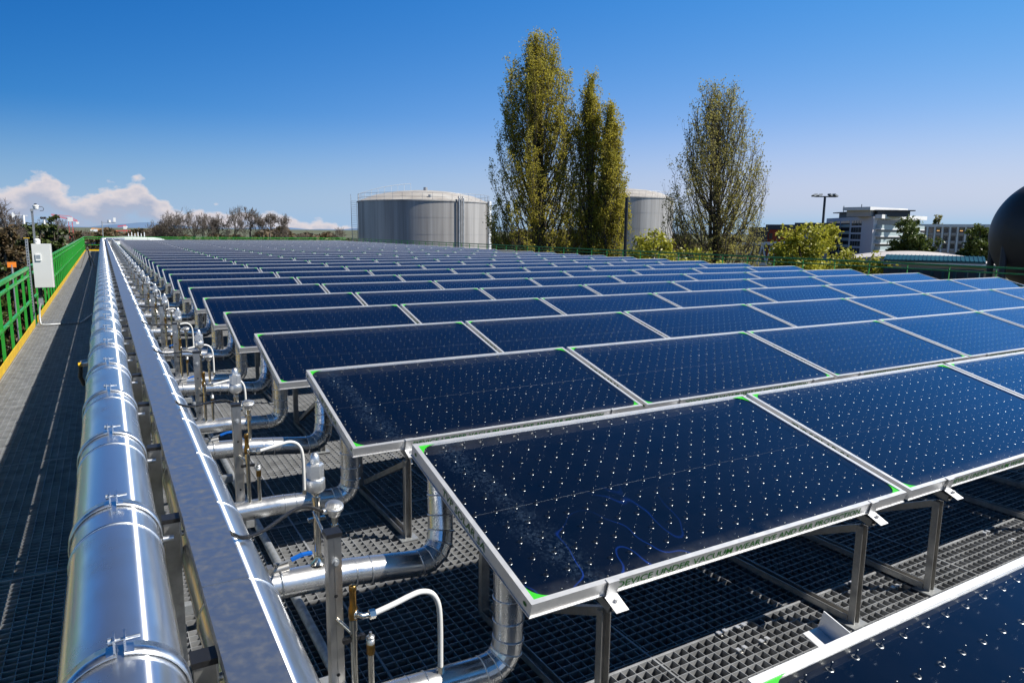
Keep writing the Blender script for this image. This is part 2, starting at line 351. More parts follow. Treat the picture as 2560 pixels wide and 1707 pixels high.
def quads(name, P, m, parent=None, off=None):       # P: n x 4 x 3 array of quads
    me = bpy.data.meshes.new(name); n = len(P)
    off = np.array(parent.location) if parent is not None else np.zeros(3)
    me.vertices.add(n*4); me.vertices.foreach_set('co', (P.reshape(-1, 3)-off).astype(np.float32).ravel())
    me.loops.add(n*4); me.loops.foreach_set('vertex_index', np.arange(n*4, dtype=np.int32))
    me.polygons.add(n); me.polygons.foreach_set('loop_start', np.arange(0, n*4, 4, dtype=np.int32))
    try: me.polygons.foreach_set('loop_total', np.full(n, 4, dtype=np.int32))
    except Exception: pass
    me.update(calc_edges=True); me.materials.append(MT[m])
    o = bpy.data.objects.new(name, me); COL.objects.link(o)
    if parent is not None: o.parent = parent
    return o
def tag(o, label=None, cat=None, group=None, kind=None):
    if label: o['label'] = label
    if cat: o['category'] = cat
    if group: o['group'] = group
    if kind: o['kind'] = kind
    return o
def thing(name, loc, label, cat, group=None):
    o = bpy.data.objects.new(name, None); COL.objects.link(o); o.location = loc; o.empty_display_size = .1
    return tag(o, label, cat, group)
def kids(o): return KID.get(o.name, [])
KID = {}
def reg(root):                                       # remember the tree of a prototype
    ch = {}
    for o in COL.objects:
        if o.parent: ch.setdefault(o.parent.name, []).append(o)
    st = [root]
    while st:
        a = st.pop(); KID[a.name] = ch.get(a.name, []); st += KID[a.name]
def dup(root, loc, label=None, skip=(), depth=9):
    c = root.copy(); COL.objects.link(c); c.location = loc
    if label: c['label'] = label
    def rec(src, dst, d):
        for k in kids(src):
            if any(k.name.startswith(s) for s in skip): continue
            kc = k.copy(); COL.objects.link(kc); kc.parent = dst
            if d > 1: rec(k, kc, d-1)
    rec(root, c, depth); return c
def struct(o): o['kind'] = 'structure'; return o
ORD = 'zeroth first second third fourth fifth sixth seventh eighth ninth tenth eleventh twelfth thirteenth fourteenth fifteenth sixteenth seventeenth eighteenth nineteenth twentieth'.split()
TENS = {2:'twenty',3:'thirty',4:'forty',5:'fifty',6:'sixty',7:'seventy'}
def ordn(n):
    if n <= 20: return ORD[n]
    a, b = divmod(n, 10)
    return (TENS[a][:-1]+'ieth') if b == 0 else TENS[a]+'-'+ORD[b]
ZG = -8.0

# ---------------------------------------------------------------- ground, deck, hills
m = MB(); n_ = 40; S_ = 14000
m.add([(-S_,-S_,ZG),(S_,-S_,ZG),(S_,S_,ZG),(-S_,S_,ZG)], [(0,1,2,3)]); struct(m.build('ground', 'ground'))
m = MB().add([(-40,-30,ZG+.02),(60,-30,ZG+.02),(60,95,ZG+.02),(-40,95,ZG+.02)], [(0,1,2,3)]); struct(m.build('yard_asphalt', 'asphalt'))
m = MB().box(-1.0, 17.8, -3, 58.8, -1.3, -.9); struct(m.build('lower_roof', 'slab'))
DX0, DX1, DY0, DY1 = -1.11, 17.95, -2.5, 58.9
m = MB()
nx = int((DX1-DX0)/.0468); ny = int((DY1-DY0)/.0450)
for i in range(nx+1):
    x = DX0+i*.0468; m.box(x-.0013, x+.0013, DY0, DY1, -.044, -.0012)
for j in range(ny+1):
    y = DY0+j*.0450; m.box(DX0, DX1, y-.0014, y+.0014, -.042, 0)
for k in range(20):                                    # edge bars of the grating mats
    x = DX0+.02+k*.97; m.box(x-.004, x+.004, DY0, DY1, -.046, .0012)
for k in range(31):
    y = -2.09+k*1.0*2.025; m.box(DX0, DX1, y-.0035, y+.0035, -.046, .0022); m.box(DX0, DX1, y+.016, y+.0185, -.046, .0022)
struct(m.build('deck_grating', 'grate'))
m = MB()
for i in range(10): m.box(-1.0+i*2.05, -.92+i*2.05, -3, 58.8, -.3, -.06)
for i in range(21): m.box(-1.08, 17.9, i*3-2, i*3-1.92, -.42, -.31)
struct(m.build('deck_beams', 'slab'))
m = MB(); vs = []; fs = []
for i in range(161):
    a = R(-30+i*.75); hh = 4+62*math.exp(-((math.degrees(a)-2.4)/2.6)**2)+20*math.exp(-((math.degrees(a)-30)/22)**2)+14*math.sin(i*.6)+8*math.sin(i*1.9)
    for d, z in ((12000, ZG-5), (12500, hh*.8), (13200, hh)): vs.append((d*math.sin(a), d*math.cos(a), z))
for i in range(160):
    for j in range(2): fs.append((i*3+j, (i+1)*3+j, (i+1)*3+j+1, i*3+j+1))
m.add(vs, fs, True); struct(m.build('hills', 'hill'))

# ---------------------------------------------------------------- railings
def railing(name, label, pts_fn, n, mats, loc, extra=None):
    pass
def rail_line(label, a, b, n, gm_='green', kick=True, name='railing'):
    a, b = Vector(a), Vector(b); t_ = thing(name, a, label, 'railing'); d = (b-a).normalized(); side = Vector((d.y, -d.x, 0))
    MB().bar(a+Vector((0,0,1.0)), b+Vector((0,0,1.0)), .05, .045).build('top_rail', gm_, t_)
    MB().bar(a+Vector((0,0,.872)), b+Vector((0,0,.872)), .035, .032).build('upper_rail', gm_, t_)
    MB().bar(a+Vector((0,0,.435)), b+Vector((0,0,.435)), .035, .034).build('middle_rail', gm_, t_)
    if kick:
        MB().bar(a+Vector((.038,0,.056)), b+Vector((.038,0,.056)), .010, .112).build('kick_board', 'yellow', t_)
    proto = None
    for i in range(n+1):
        p = a + (b-a)*(i/n)
        if proto is None:
            proto = MB().box(p.x-.018 if abs(d.y) > .5 else p.x-.006, p.x+.018 if abs(d.y) > .5 else p.x+.006, p.y-.006 if abs(d.y) > .5 else p.y-.018, p.y+.006 if abs(d.y) > .5 else p.y+.018, -.25, .978).build('post', gm_, t_)
        else:
            c = proto.copy(); COL.objects.link(c); c.parent = t_; c.location = p - a
    return t_
# three posts per two metres on the walkway, one metre on the far side
rail_line('bright green railing with yellow kick board, nearest stretch before the white cabinet', (-1.15, -1.6, 0), (-1.15, 14.55, 0), 16)
rail_line('long bright green railing with yellow kick board beyond the white cabinet', (-1.15, 15.1, 0), (-1.15, 58.9, 0), 44)
rail_line('thin green railing closing the far end of the deck behind the last panels', (-1.10, 58.98, 0), (17.9, 58.98, 0), 19, 'green')
rail_line('dark green railing along the right edge of the deck beside the panels', (18.0, -1.0, 0), (18.0, 58.9, 0), 57, 'darkgreen')

# ---------------------------------------------------------------- collectors
X0, YH0, ZH, SL, TAU, PR, PL = 1.058, 2.632, .830, .9875, .25153, 1.770, 1.96
GAP = .040; FH = .048; ct, st = math.cos(TAU), math.sin(TAU)
def pm(u, s_, n_=0.0, o=(0,0,0)):           # panel local: u along the row, s down the slope, n out of the face
    return (o[0]+u, o[1]-s_*ct - n_*st, o[2]-s_*st + n_*ct)
FWD = .019
def panel_box(m, u0, u1, s0, s1, n0, n1):
    vs = [pm(u, s_, n) for n in (n0, n1) for (u, s_) in ((u0,s0),(u1,s0),(u1,s1),(u0,s1))]
    m.add(vs, ((0,1,2,3),(7,6,5,4),(4,5,1,0),(5,6,2,1),(6,7,3,2),(7,4,0,3)))
def frame_mesh():
    m = MB()
    def miter(p, q, pi, qi, dn):            # one mitred frame member
        vs = [pm(*p, dn), pm(*q, dn), pm(*qi, dn), pm(*pi, dn), pm(*p, -FH), pm(*q, -FH), pm(*qi, -FH), pm(*pi, -FH)]
        m.add(vs, ((0,1,2,3),(4,7,6,5),(0,4,5,1),(1,5,6,2),(2,6,7,3),(3,7,4,0)))
    o = [(0,0),(PL,0),(PL,SL),(0,SL)]; w_ = FWD; i_ = [(w_,w_),(PL-w_,w_),(PL-w_,SL-w_),(w_,SL-w_)]
    for k in range(4): miter(o[k], o[(k+1) % 4], i_[k], i_[(k+1) % 4], 0)
    # lower flange, a bright edge
    panel_box(m, -.003, PL+.003, SL-.002, SL+.004, -FH-.004, -FH-.0005)
    panel_box(m, -.004, .004, 0, SL-.004, -FH-.004, -FH-.0005)
    return m
def text_mesh(s_, size):
    c = bpy.data.curves.new('txt', 'FONT'); c.body = s_; c.size = size; c.resolution_u = 2; c.offset = size*.008
    o = bpy.data.objects.new('txt', c); COL.objects.link(o); bpy.context.view_layer.update()
    me = bpy.data.meshes.new_from_object(o.evaluated_get(bpy.context.evaluated_depsgraph_get()))
    vs = [tuple(v.co) for v in me.vertices]; fs = [tuple(p.vertices) for p in me.polygons]
    bpy.data.objects.remove(o); bpy.data.meshes.remove(me); return vs, fs
def lettering(s_, fn, length, height):
    vs, fs = text_mesh(s_, 1.0); xs = [v[0] for v in vs]; ys = [v[1] for v in vs]; a, b = min(xs), max(xs); c, d = min(ys), max(ys)
    return MB().add([fn((v[0]-a)/(b-a)*length, (v[1]-c)/(d-c)*height) for v in vs], fs)
def make_panel():
    t_ = thing('solar_panel', (0,0,0), 'proto', 'solar panel', 'glass solar collector panels set out in rows on the deck')
    fr_ = frame_mesh().build('frame', 'frame', t_)
    lettering('DEVICE UNDER VACUUM WEAR EYE AND EAR PROTECTION', lambda a, b: pm(.335+a, SL+.0012, -FH+.010+b), 1.30, .027).build('warning_lettering', 'ink', fr_)
    lettering('TVP SOLAR SA', lambda a, b: pm(-.0012, .32+a, -FH+.009+b), .36, .029).build('maker_lettering', 'ink', fr_)
    m = MB()
    for u, s_ in ((-.0012,.045),(-.0012,SL-.035)):
        pts = [pm(-.0012, s_+.011*math.cos(a), -FH*.5+.007*math.sin(a)) for a in np.linspace(0, 2*math.pi, 10, endpoint=False)]
        m.add(pts, [tuple(range(10))])
    m.build('rivet', 'ink', fr_)
    w_ = FWD
    vs = []; 
    MB().add([pm(w_,w_,-.030), pm(PL-w_,w_,-.030), pm(PL-w_,SL-w_,-.030), pm(w_,SL-w_,-.030)], [(3,2,1,0)]).build('absorber', 'absorber', t_)
    m = MB(); H0, H1 = -.030, -.0085
    for i in range(22):
        for j in range(11):
            u = .05+i*.0886; s_ = .036+j*.0915
            if j == 5: h1 = -.013
            else: h1 = H1
            c = Vector(pm(u+random.uniform(-.003,.003), s_+random.uniform(-.003,.003), H0)); d = (Vector(pm(0,0,1))+Vector((random.uniform(-.07,.07),random.uniform(-.07,.07),0))).normalized()
            m.tube([c, c+d*(h1-H0)], .0021, 4, caps=False, smooth=True)
            m.lathe(c+d*(h1-H0-.001), [(.0040,-.003),(.0039,-.0004),(.0026,.0013),(.0012,.0019),(0.0001,.0021)], 6, d)
            m.lathe(c+d*.0006, [(.010,.0),(.0085,.0012),(.005,.0006)], 8, d)
    a = Vector(pm(.06, .4935, H0+.002)); b = Vector(pm(PL-.06, .4935, H0+.002)); m.build('pillar_pins', 'pin', t_); MB().tube([a, b], .0008, 4).build('centre_seam', 'seam', t_)
    m = MB()
    for a_, b_ in (((w_,w_),(PL-w_,w_+.004)), ((w_,SL-w_-.004),(PL-w_,SL-w_))): panel_box(m, a_[0], b_[0], a_[1], b_[1], -.03, -.0075)
    for a_, b_ in (((w_,w_+.005),(w_+.004,SL-w_-.005)), ((PL-w_-.004,w_+.005),(PL-w_,SL-w_-.005))): panel_box(m, a_[0], b_[0], a_[1], b_[1], -.03, -.0075)
    m.build('inner_edge', 'stainless', t_)
    MB().add([pm(w_,w_,-.006), pm(PL-w_,w_,-.006), pm(PL-w_,SL-w_,-.006), pm(w_,SL-w_,-.006)], [(3,2,1,0)]).build('cover_glass', 'glass', t_)
    for cu, cs, du, ds in ((w_,w_,1,1),(PL-w_,w_,-1,1),(PL-w_,SL-w_,-1,-1),(w_,SL-w_,1,-1)):
        r_ = .078; pts = [(cu, cs)] + [(cu+du*(r_-r_*math.sin(a)), cs+ds*(r_-r_*math.cos(a))) for a in np.linspace(0, math.pi/2, 9)]
        # fan from the corner
        vv = [pm(p[0], p[1], -.0035) for p in pts]
        MB().add(vv, [tuple((0, k, k+1)) for k in range(1, 9)]).build('corner_gasket', 'gasket', t_)
    reg(t_); return t_
NR, NC = 33, 8
proto = make_panel(); used = False
for r in range(-1, NR-1):
    for c in range(NC):
        lab = 'blue glass solar panel, %s from the pipes in the %s row from the front' % (ordn(c+1), ordn(r+2))
        loc = (X0+c*(PL+GAP), YH0+r*PR, ZH)
        if not used: proto.location = loc; proto['label'] = lab; used = True
        else:
          q_ = dup(proto, loc, lab, skip=('corner_gasket', 'pillar_pins', 'warning', 'maker', 'rivet') if r > 17 else (('warning', 'maker', 'rivet') if r > 9 else ()))
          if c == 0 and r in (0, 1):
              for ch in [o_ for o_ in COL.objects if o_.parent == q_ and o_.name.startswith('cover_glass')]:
                  ch.data = ch.data.copy(); ch.data.materials[0] = MT['glass_misted_caustics' if r == 0 else 'glass_misted']
          q_.rotation_euler = (random.uniform(-1,1)*R(.22), random.uniform(-1,1)*R(.10), random.uniform(-1,1)*R(.08))
# support frames
def make_support():
    t_ = thing('support_frame', (0,0,0), 'proto', 'support frame', 'metal support frames under the solar panels')
    yl = -SL*ct; un = -SL*st - FH                   # local: origin at the high edge height
    z0 = -ZH
    def cch(m, a, b, w_, d_, open_dir):             # folded channel
        a, b = Vector(a), Vector(b); o = Vector(open_dir); ax = (b-a).normalized(); s2 = ax.cross(o).normalized()
        m.bar(a - o*d_/2, b - o*d_/2, .004 if abs(o.dot(s2)) > .5 else w_, .004, o)
        for k in (-1, 1): m.bar(a+s2*k*w_/2, b+s2*k*w_/2, .004, d_, o)
    m = MB(); cch(m, (0, yl+.04, z0+.008), (0, yl+.04, un-.075), .034, .030, (0,-1,0)); m.build('front_leg', 'strut', t_)
    m = MB(); cch(m, (0, -.06, z0+.008), (0, -.06, -FH-.075), .034, .030, (0,1,0)); m.build('rear_leg', 'strut', t_)
    m = MB(); cch(m, (0, yl-.01, un-.040-.002), (0, -.02, -FH-.045), .036, .030, (0,-st,ct)); m.build('top_rail', 'strut', t_)
    m = MB(); cch(m, (0, yl+.06, z0+.022), (0, -.08, z0+.022), .036, .030, (0,0,1)); m.build('base_rail', 'strut', t_)
    MB().bar((.03, yl+.07, un-.10), (.03, -.10, z0+.06), .030, .030).build('diagonal_brace', 'strut', t_)
    m = MB(); m.bar(pm(0, SL-.03+.035, -FH-.006), pm(0, SL+.075, -FH-.016), .052, .003, (0,-st,ct)); m.bar(pm(0, SL+.008, .002), pm(0, SL+.008, -FH-.006), .045, .003, (0,-1,0))
    m.bar(pm(0, SL-.012, .0025), pm(0, SL+.010, .0025), .045, .003, (0,-st,ct))
    m.cyl(pm(0, SL+.035, -FH-.01), pm(0, SL+.035, -FH+.004), .008, 6)
    m.build('edge_clamp', 'frame', t_)
    m = MB(); m.bar(pm(0, .004, -FH-.006), pm(0, -.075, -FH-.006), .052, .003, (0,-st,ct)); m.bar(pm(0, -.002, -.006), pm(0, -.002, -FH-.004), .045, .003, (0,1,0)); m.bar(pm(.028, -.004, -.03), pm(.028, -.075, -.03), .003, .05, (0,-st,ct))
    m.build('rear_bracket', 'frame', t_)
    MB().box(-.05, .05, yl-.0, yl+.09, z0+.002, z0+.008).build('foot_plate', 'galv', t_)
    reg(t_); return t_
ps = make_support(); used = False
for r in range(-1, NR-1):
    for c in range(NC):
        if r > 5 and c > 0: continue
        for k, dx in enumerate((.31, 1.72)):
            lab = 'metal support frame under panel %s of row %s, its %s leg pair' % (ORD_ if False else ordn(c+1), ordn(r+2), ('left', 'right')[k])
            loc = (X0+c*(PL+GAP)+dx, YH0+r*PR, ZH)
            if not used: ps.location = loc; ps['label'] = lab; used = True
            else: dup(ps, loc, lab, skip=('rear_bracket',) if r > -1 else ())

# ---------------------------------------------------------------- the two big pipes, cable tray, supports
PY0, PY1 = -1.5, 57.6
CL0, CLP = 1.36, .79
P1 = (-.024, .84, .109); P2 = (.243, .716, .1025)
def big_pipe(name, label, P, ymax, clamps, seam0, step, elbow):
    x, z, r_ = P; t_ = thing(name, (x, PY0, z), label, 'pipe')
    m = MB(); pts = [(x, PY0+i*(ymax-PY0)/60, z) for i in range(61)]; m.tube(pts, r_, 48); body = m.build('jacket', 'jacket', t_)
    y = seam0; sb_ = None
    while y < ymax:
        if sb_ is None: sb_ = MB().torus((x, y, z), (0,1,0), r_, .0032, 40, 5).build('seam_bead', 'band', t_)
        else: c_ = sb_.copy(); COL.objects.link(c_); c_.parent = t_; c_.location = (0, y-seam0, 0)
        y += step
    if elbow:
        m = MB(); q = [(x, ymax, z)] + [(x+.22-.22*math.cos(a), ymax+.22*math.sin(a), z) for a in np.linspace(.2, math.pi/2, 6)] + [(x+1.4, ymax+.22, z)]
        m.tube(q, r_, 24); m.build('end_elbow', 'jacket', t_)
    return t_
p1 = big_pipe('insulated_pipe', 'thick shiny metal clad pipe with ring clamps beside the walkway', P1, PY1, True, .42, .79, True)
p2 = big_pipe('insulated_pipe', 'thick shiny metal clad pipe right of the grey cable tray with thin branch pipes', P2, PY1, False, .62, .59, False)
def clamp(P, y, right):
    x, z, r_ = P; m = MB(); o = len(m.v); n = 44; rr = r_+.003; gapa = .055
    angs = np.linspace(math.pi/2+gapa, math.pi/2+2*math.pi-gapa, n)
    for wv in (-.022, .022):
        for dr in (0, .0035):
            for a in angs: m.v.append((x+(rr+dr)*math.cos(a), y+wv, z+(rr+dr)*math.sin(a)))
    for i in range(n-1):
        for a, b in ((0,1),(1,3),(3,2),(2,0)): m.f.append((o+a*n+i, o+a*n+i+1, o+b*n+i+1, o+b*n+i)); m.sm.append(True)
    for s_ in (-1, 1):
        m.box(x+s_*.0085-.0018, x+s_*.0085+.0018, y-.017, y+.017, z+rr-.002, z+rr+.030)
        m.bar((x+s_*.008, y, z+rr+.0035), (x+s_*.022, y, z+rr-.0002), .034, .0035)
    m.cyl((x-.020, y, z+rr+.021), (x+.034, y, z+rr+.021), .0033, 6); m.cyl((x-.018, y, z+rr+.021), (x-.0105, y, z+rr+.021), .0075, 6)
    m.cyl((x+r_+.002, y, z-.02), (x+r_+.035, y, z-.02), .009, 6)
    return m
k = 0; y = CL0-2*CLP
pr = None
while y < PY1-.2:
    if pr is None: pr = clamp(P1, y, True).build('ring_clamp', 'band', p1); y0_ = y
    else: c = pr.copy(); COL.objects.link(c); c.parent = p1; c.location = (0, y-y0_, 0)
    y += CLP
# cable tray
t_ = thing('cable_tray', (.2, PY0, .88), 'long flat grey cable tray with a lid between the two big pipes', 'cable tray')
TX0, TX1, TZ = .148, .247, .879
MB().box(TX0+.002, TX1-.002, PY0, PY1-.3, TZ-.060, TZ-.003).build('tray_body', 'tray', t_)
y = 1.68-2.59*1
first = None
while y < PY1-1:
    m = MB().box(TX0, TX1, y+.0025, min(y+2.5875, PY1-.3), TZ-.0025, TZ)
    m.box(TX0-.0025, TX0, y+.0025, min(y+2.5875, PY1-.3), TZ-.016, TZ)
    m.box(TX1, TX1+.0025, y+.0025, min(y+2.5875, PY1-.3), TZ-.016, TZ)
    m.build('lid', 'tray', t_); y += 2.59
# support posts between pipe and tray
def strut_post(m, x, y, z0, z1, w_=.041, d_=.041):
    m.box(x-w_/2, x+w_/2, y-d_/2, y+d_/2, z0, z1)
def make_pipe_support():
    t_ = thing('pipe_support', (0,0,0), 'proto', 'pipe support', 'strut posts with black caps between pipe and tray')
    MB().box(.098, .139, .02, .061, .0, .845).build('upright', 'strut', t_)
    MB().box(.094, .143, .016, .065, .845, .858).build('end_cap', 'black', t_)
    MB().box(-.14, .62, .064, .105, .10, .141).build('cross_bar', 'galv', t_)
    m = MB(); m.cyl((.139,.04,.80), (.152,.04,.80), .008, 6); m.box(.139,.1445,.028,.055,.70,.84)
    m.build('tray_bracket', 'frame', t_)
    reg(t_); return t_
pz = make_pipe_support(); used = False; y = CL0-CLP; i = 1
while y < PY1-.5:
    lab = 'black capped steel post between the big pipe and cable tray, %s from the front' % ordn(i)
    if not used: pz.location = (0, y+.03, 0); pz['label'] = lab; used = True
    else: dup(pz, (0, y+.03, 0), lab, skip=() if y < 30 else ('tray_bracket',))
    y += CLP; i += 1

# ---------------------------------------------------------------- per-row branch pipes and fittings (prototypes for the row whose low edge is y = 0)
def bend(a, c, b, n=7, f=.5):                        # rounded corner
    a, c, b = Vector(a), Vector(c), Vector(b)
    return [(a*(1-t)**2 + c*2*t*(1-t) + b*t*t) for t in np.linspace(0, 1, n)]
def branch(name, y, h0, h1, zt, lab, grp, lean):
    t_ = thing(name, (0,0,0), lab, 'pipe', grp); r_ = .052; xe = 1.105; xs, zs = (-.024, .76) if y < .5 else (.243, .64)
    m = MB(); m.tube([(xs, y, zs), (xs, y, h0+.06), (xs+.02, y, h0+.015), (xs+.07, y, h0), (.70, y, (h0+h1)/2+.008), (xe-.10, y, h1)], r_, 24); m.build('jacket', 'jacket_branch', t_)
    m = MB(); c0 = bend((xe-.10, y, h1), (xe, y, h1), (xe+lean*.1, y+lean*.3, h1+.10), 5); m.tube(c0, r_*1.03, 24, smooth=False); el_ = m.build('elbow', 'jacket_branch', t_)
    m = MB()
    for i_, q in enumerate(c0):
        dd = (c0[min(i_+1, 4)]-c0[max(i_-1, 0)]); m.torus(q, dd, r_*1.035, .0026, 24, 5)
    m.build('segment_seams', 'band', el_)
    top = (xe+lean*.3, y+lean*.8, zt)
    m = MB(); m.tube([c0[-1], top], r_, 24); rs = m.build('riser', 'jacket_branch', t_)
    d = Vector(top)-c0[-1]
    for f_ in (.28, .62): MB().torus(c0[-1]+d*f_, d, r_+.0005, .003, 24, 5).build('riser_seam', 'band', rs)
    for x in (.74, .80, .47): MB().torus((x, y, h0+(h1-h0)*(x-.36)/(xe-.46)+.005), (1,0,0), r_+.001, .003, 24, 5).build('seam_bead', 'band', t_)
    reg(t_); return t_
low = branch('branch_pipe', .225, .262, .245, .585, 'proto', 'lower branch pipes curving up to the front of each panel row', 0)
mid = branch('branch_pipe', .77, .452, .398, .722, 'proto', 'upper branch pipes curving up to the middle of each panel row', .12)
def make_post():
    t_ = thing('sensor_post', (0,0,0), 'proto', 'strut post', 'upright strut posts with black caps beside the branch pipes')
    y = .30; x = .535; w_ = .0205
    m = MB().box(x-w_, x+w_, y-w_, y+w_, .0, .806); m.box(x-.0015, x+.0015, y-w_-.0016, y-w_-.0002, .0, .806); u_ = m.build('upright', 'stainless', t_)
    m = MB()
    for z in (.36, .62, .20): m.cyl((x, y-w_-.0030, z), (x, y-w_-.0005, z), .0052, 10)
    m.build('hole', 'black', u_)
    MB().box(x-.024, x+.024, y-.024, y+.024, .806, .819).build('end_cap', 'black', t_)
    m = MB(); m.cyl((x, y-w_-.006, .73), (x, y-w_-.001, .73), .012, 12); m.cyl((x, y-w_-.018, .73), (x, y-w_-.006, .73), .007, 6); m.build('bolt', 'galv', t_)
    m = MB(); m.cyl((x, y-w_, .545), (x+.028, y-.07, .52), .006, 8); m.build('rod', 'nickel', t_)
    MB().cyl((x+.02, y+.02, .69), (.594, .755, .70), .0055, 8).build('cross_rod', 'nickel', t_)
    reg(t_); return t_
def make_vent():
    t_ = thing('air_vent', (0,0,0), 'proto', 'air vent', 'brass air vents with white hoses on the lower branch pipes')
    x, y = .567, .215
    m = MB(); m.cyl((x, y, .30), (x, y, .57), .0105, 12); m.cyl((x, y, .535), (x, y, .568), .0135, 8); m.build('stem', 'nickel', t_)
    m = MB().lathe((x, y, .57), [(.013,0),(.0145,.004),(.0145,.03),(.0105,.045),(.0105,.085),(.0115,.088),(.0115,.104),(.0095,.107),(.0001,.107)], 14); m.build('brass_body', 'brass', t_)
    m = MB(); m.tube([(x, y-.005, .588), (x+.012, y-.017, .588), (x+.022, y-.02, .582), (x+.044, y-.02, .581)], .0085, 10); m.torus((x+.006, y-.012, .588), (1,-1,0), .011, .0035, 12, 6); m.build('elbow', 'nickel', t_)
    MB().cyl((x+.042, y-.02, .581), (x+.060, y-.02, .581), .0145, 6, smooth=False).build('nut', 'nickel', t_)
    P_ = [(x+.058, y-.02, .581), (x+.12, y-.018, .592), (x+.17, y-.012, .600), (x+.21, y-.008, .603), (x+.245, y-.004, .590), (x+.268, y, .56), (x+.278, y, .52), (x+.281, y, .45), (x+.281, y, .37), (x+.281, y, .305)]
    # smooth
    Q_ = []
    for i_ in range(len(P_)-1):
        a0 = Vector(P_[max(i_-1,0)]); a1 = Vector(P_[i_]); a2 = Vector(P_[i_+1]); a3 = Vector(P_[min(i_+2, len(P_)-1)])
        for t in (0, .25, .5, .75): Q_.append(.5*((2*a1)+(a2-a0)*t+(2*a0-5*a1+4*a2-a3)*t*t+(3*a1-a0-3*a2+a3)*t**3))
    Q_.append(Vector(P_[-1])); MB().tube(Q_, .0088, 12).build('hose', 'hose', t_)
    MB().cyl((x+.281, y, .285), (x+.281, y, .325), .0125, 6, smooth=False).build('hose_fitting', 'nickel', t_)
    m = MB(); m.box(x-.034, x+.034, y-.006, y+.006, .500, .512); m.cyl((x-.025,y-.009,.506),(x-.025,y+.009,.506),.008,8); m.cyl((x+.025,y-.009,.506),(x+.025,y+.009,.506),.008,8); m.build('pipe_clip', 'black', t_)
    reg(t_); return t_
def make_stub():
    t_ = thing('sensor_stub', (0,0,0), 'proto', 'pipe fitting', 'short capped fittings standing on the lower branch pipes')
    x, y = .618, .215
    m = MB(); m.cyl((x,y,.30),(x,y,.44),.0095,12); m.build('stem', 'nickel', t_)
    MB().lathe((x,y,.44), [(.0115,0),(.0125,.004),(.0125,.03),(.011,.034)], 6, smooth=False).build('brass_sleeve', 'brass', t_)
    m = MB(); m.lathe((x,y,.474), [(.012,0),(.012,.016),(.006,.017),(.0125,.019),(.0125,.024),(.0001,.026)], 12); m.cyl((x,y,.498),(x,y,.512),.0045,6); m.build('cap_nut', 'cast', t_)
    reg(t_); return t_
def make_valve():
    t_ = thing('safety_valve', (0,0,0), 'proto', 'safety valve', 'domed hexagonal valves on tall stems above the upper branch pipes')
    x, y = .607, .77
    m = MB(); m.cyl((x,y,.46),(x,y,.742),.0125,14); m.lathe((x,y,.44), [(.028,.055),(.016,.07),(.0135,.085)], 14); m.cyl((x,y,.735),(x,y,.752),.0155,12); m.cyl((x,y,.752),(x,y,.766),.012,10); m.cyl((x,y,.761),(x,y,.766),.017,12); m.build('stem', 'nickel', t_)
    MB().lathe((x,y,.768), [(.010,-.004),(.029,.006),(.034,.014),(.034,.050),(.031,.056),(.0,.056)], 24).build('collar', 'cast', t_)
    MB().lathe((x,y,.822), [(.031,0),(.031,.050),(.026,.056),(.0,.056)], 6, smooth=False).build('hex_body', 'cast', t_)
    MB().lathe((x,y,.876), [(.018,0),(.0175,.018),(.014,.031),(.008,.039),(.0001,.042)], 16).build('dome', 'cast', t_)
    m = MB(); m.box(x-.030, x+.030, y-.006, y+.006, .658, .672); m.cyl((x-.027,y-.008,.665),(x-.027,y+.008,.665),.006,8); m.cyl((x+.027,y-.008,.665),(x+.027,y+.008,.665),.006,8); m.build('pipe_clip', 'nickel', t_)
    reg(t_); return t_
def make_probe():
    t_ = thing('temperature_probe', (0,0,0), 'proto', 'temperature sensor', 'round headed temperature sensors on the upper branch pipes')
    x, y = .672, .77
    m = MB(); m.cyl((x,y,.44),(x,y,.66),.010,10); m.cyl((x,y,.60),(x,y,.632),.0145,6, smooth=False); m.cyl((x,y,.640),(x,y,.66),.0125,6, smooth=False); m.build('stem', 'nickel', t_)
    m = MB(); m.lathe((x,y,.66), [(.012,0),(.021,.006),(.024,.034)], 18); m.cyl((x-.045,y-.004,.690),(x-.015,y-.004,.690),.011,10); h_ = m.build('head', 'cast', t_)
    MB().lathe((x,y,.694), [(.033,0),(.034,.004),(.034,.012),(.026,.016),(.022,.0155),(.018,.018),(.0001,.020)], 20, axis=(.0,-.35,1)).build('cap', 'cast', h_)
    reg(t_); return t_
def make_ball():
    t_ = thing('ball_valve', (0,0,0), 'proto', 'ball valve', 'small ball valves with blue levers beside the second big pipe')
    m = MB(); m.cyl((.43,.77,.50),(.50,.77,.507),.016,10); m.cyl((.455,.77,.505),(.455,.77,.528),.008,8); m.box(.425,.445,.752,.788,.490,.520); m.build('body', 'strut', t_)
    MB().bar((.462,.77,.522),(.512,.768,.531),.014,.003).build('lever_arm', 'galv', t_)
    m = MB(); m.bar((.510,.768,.530),(.548,.768,.541),.020,.008); m.bar((.548,.768,.541),(.585,.768,.541),.018,.008); m.build('lever_grip', 'blue', t_)
    reg(t_); return t_
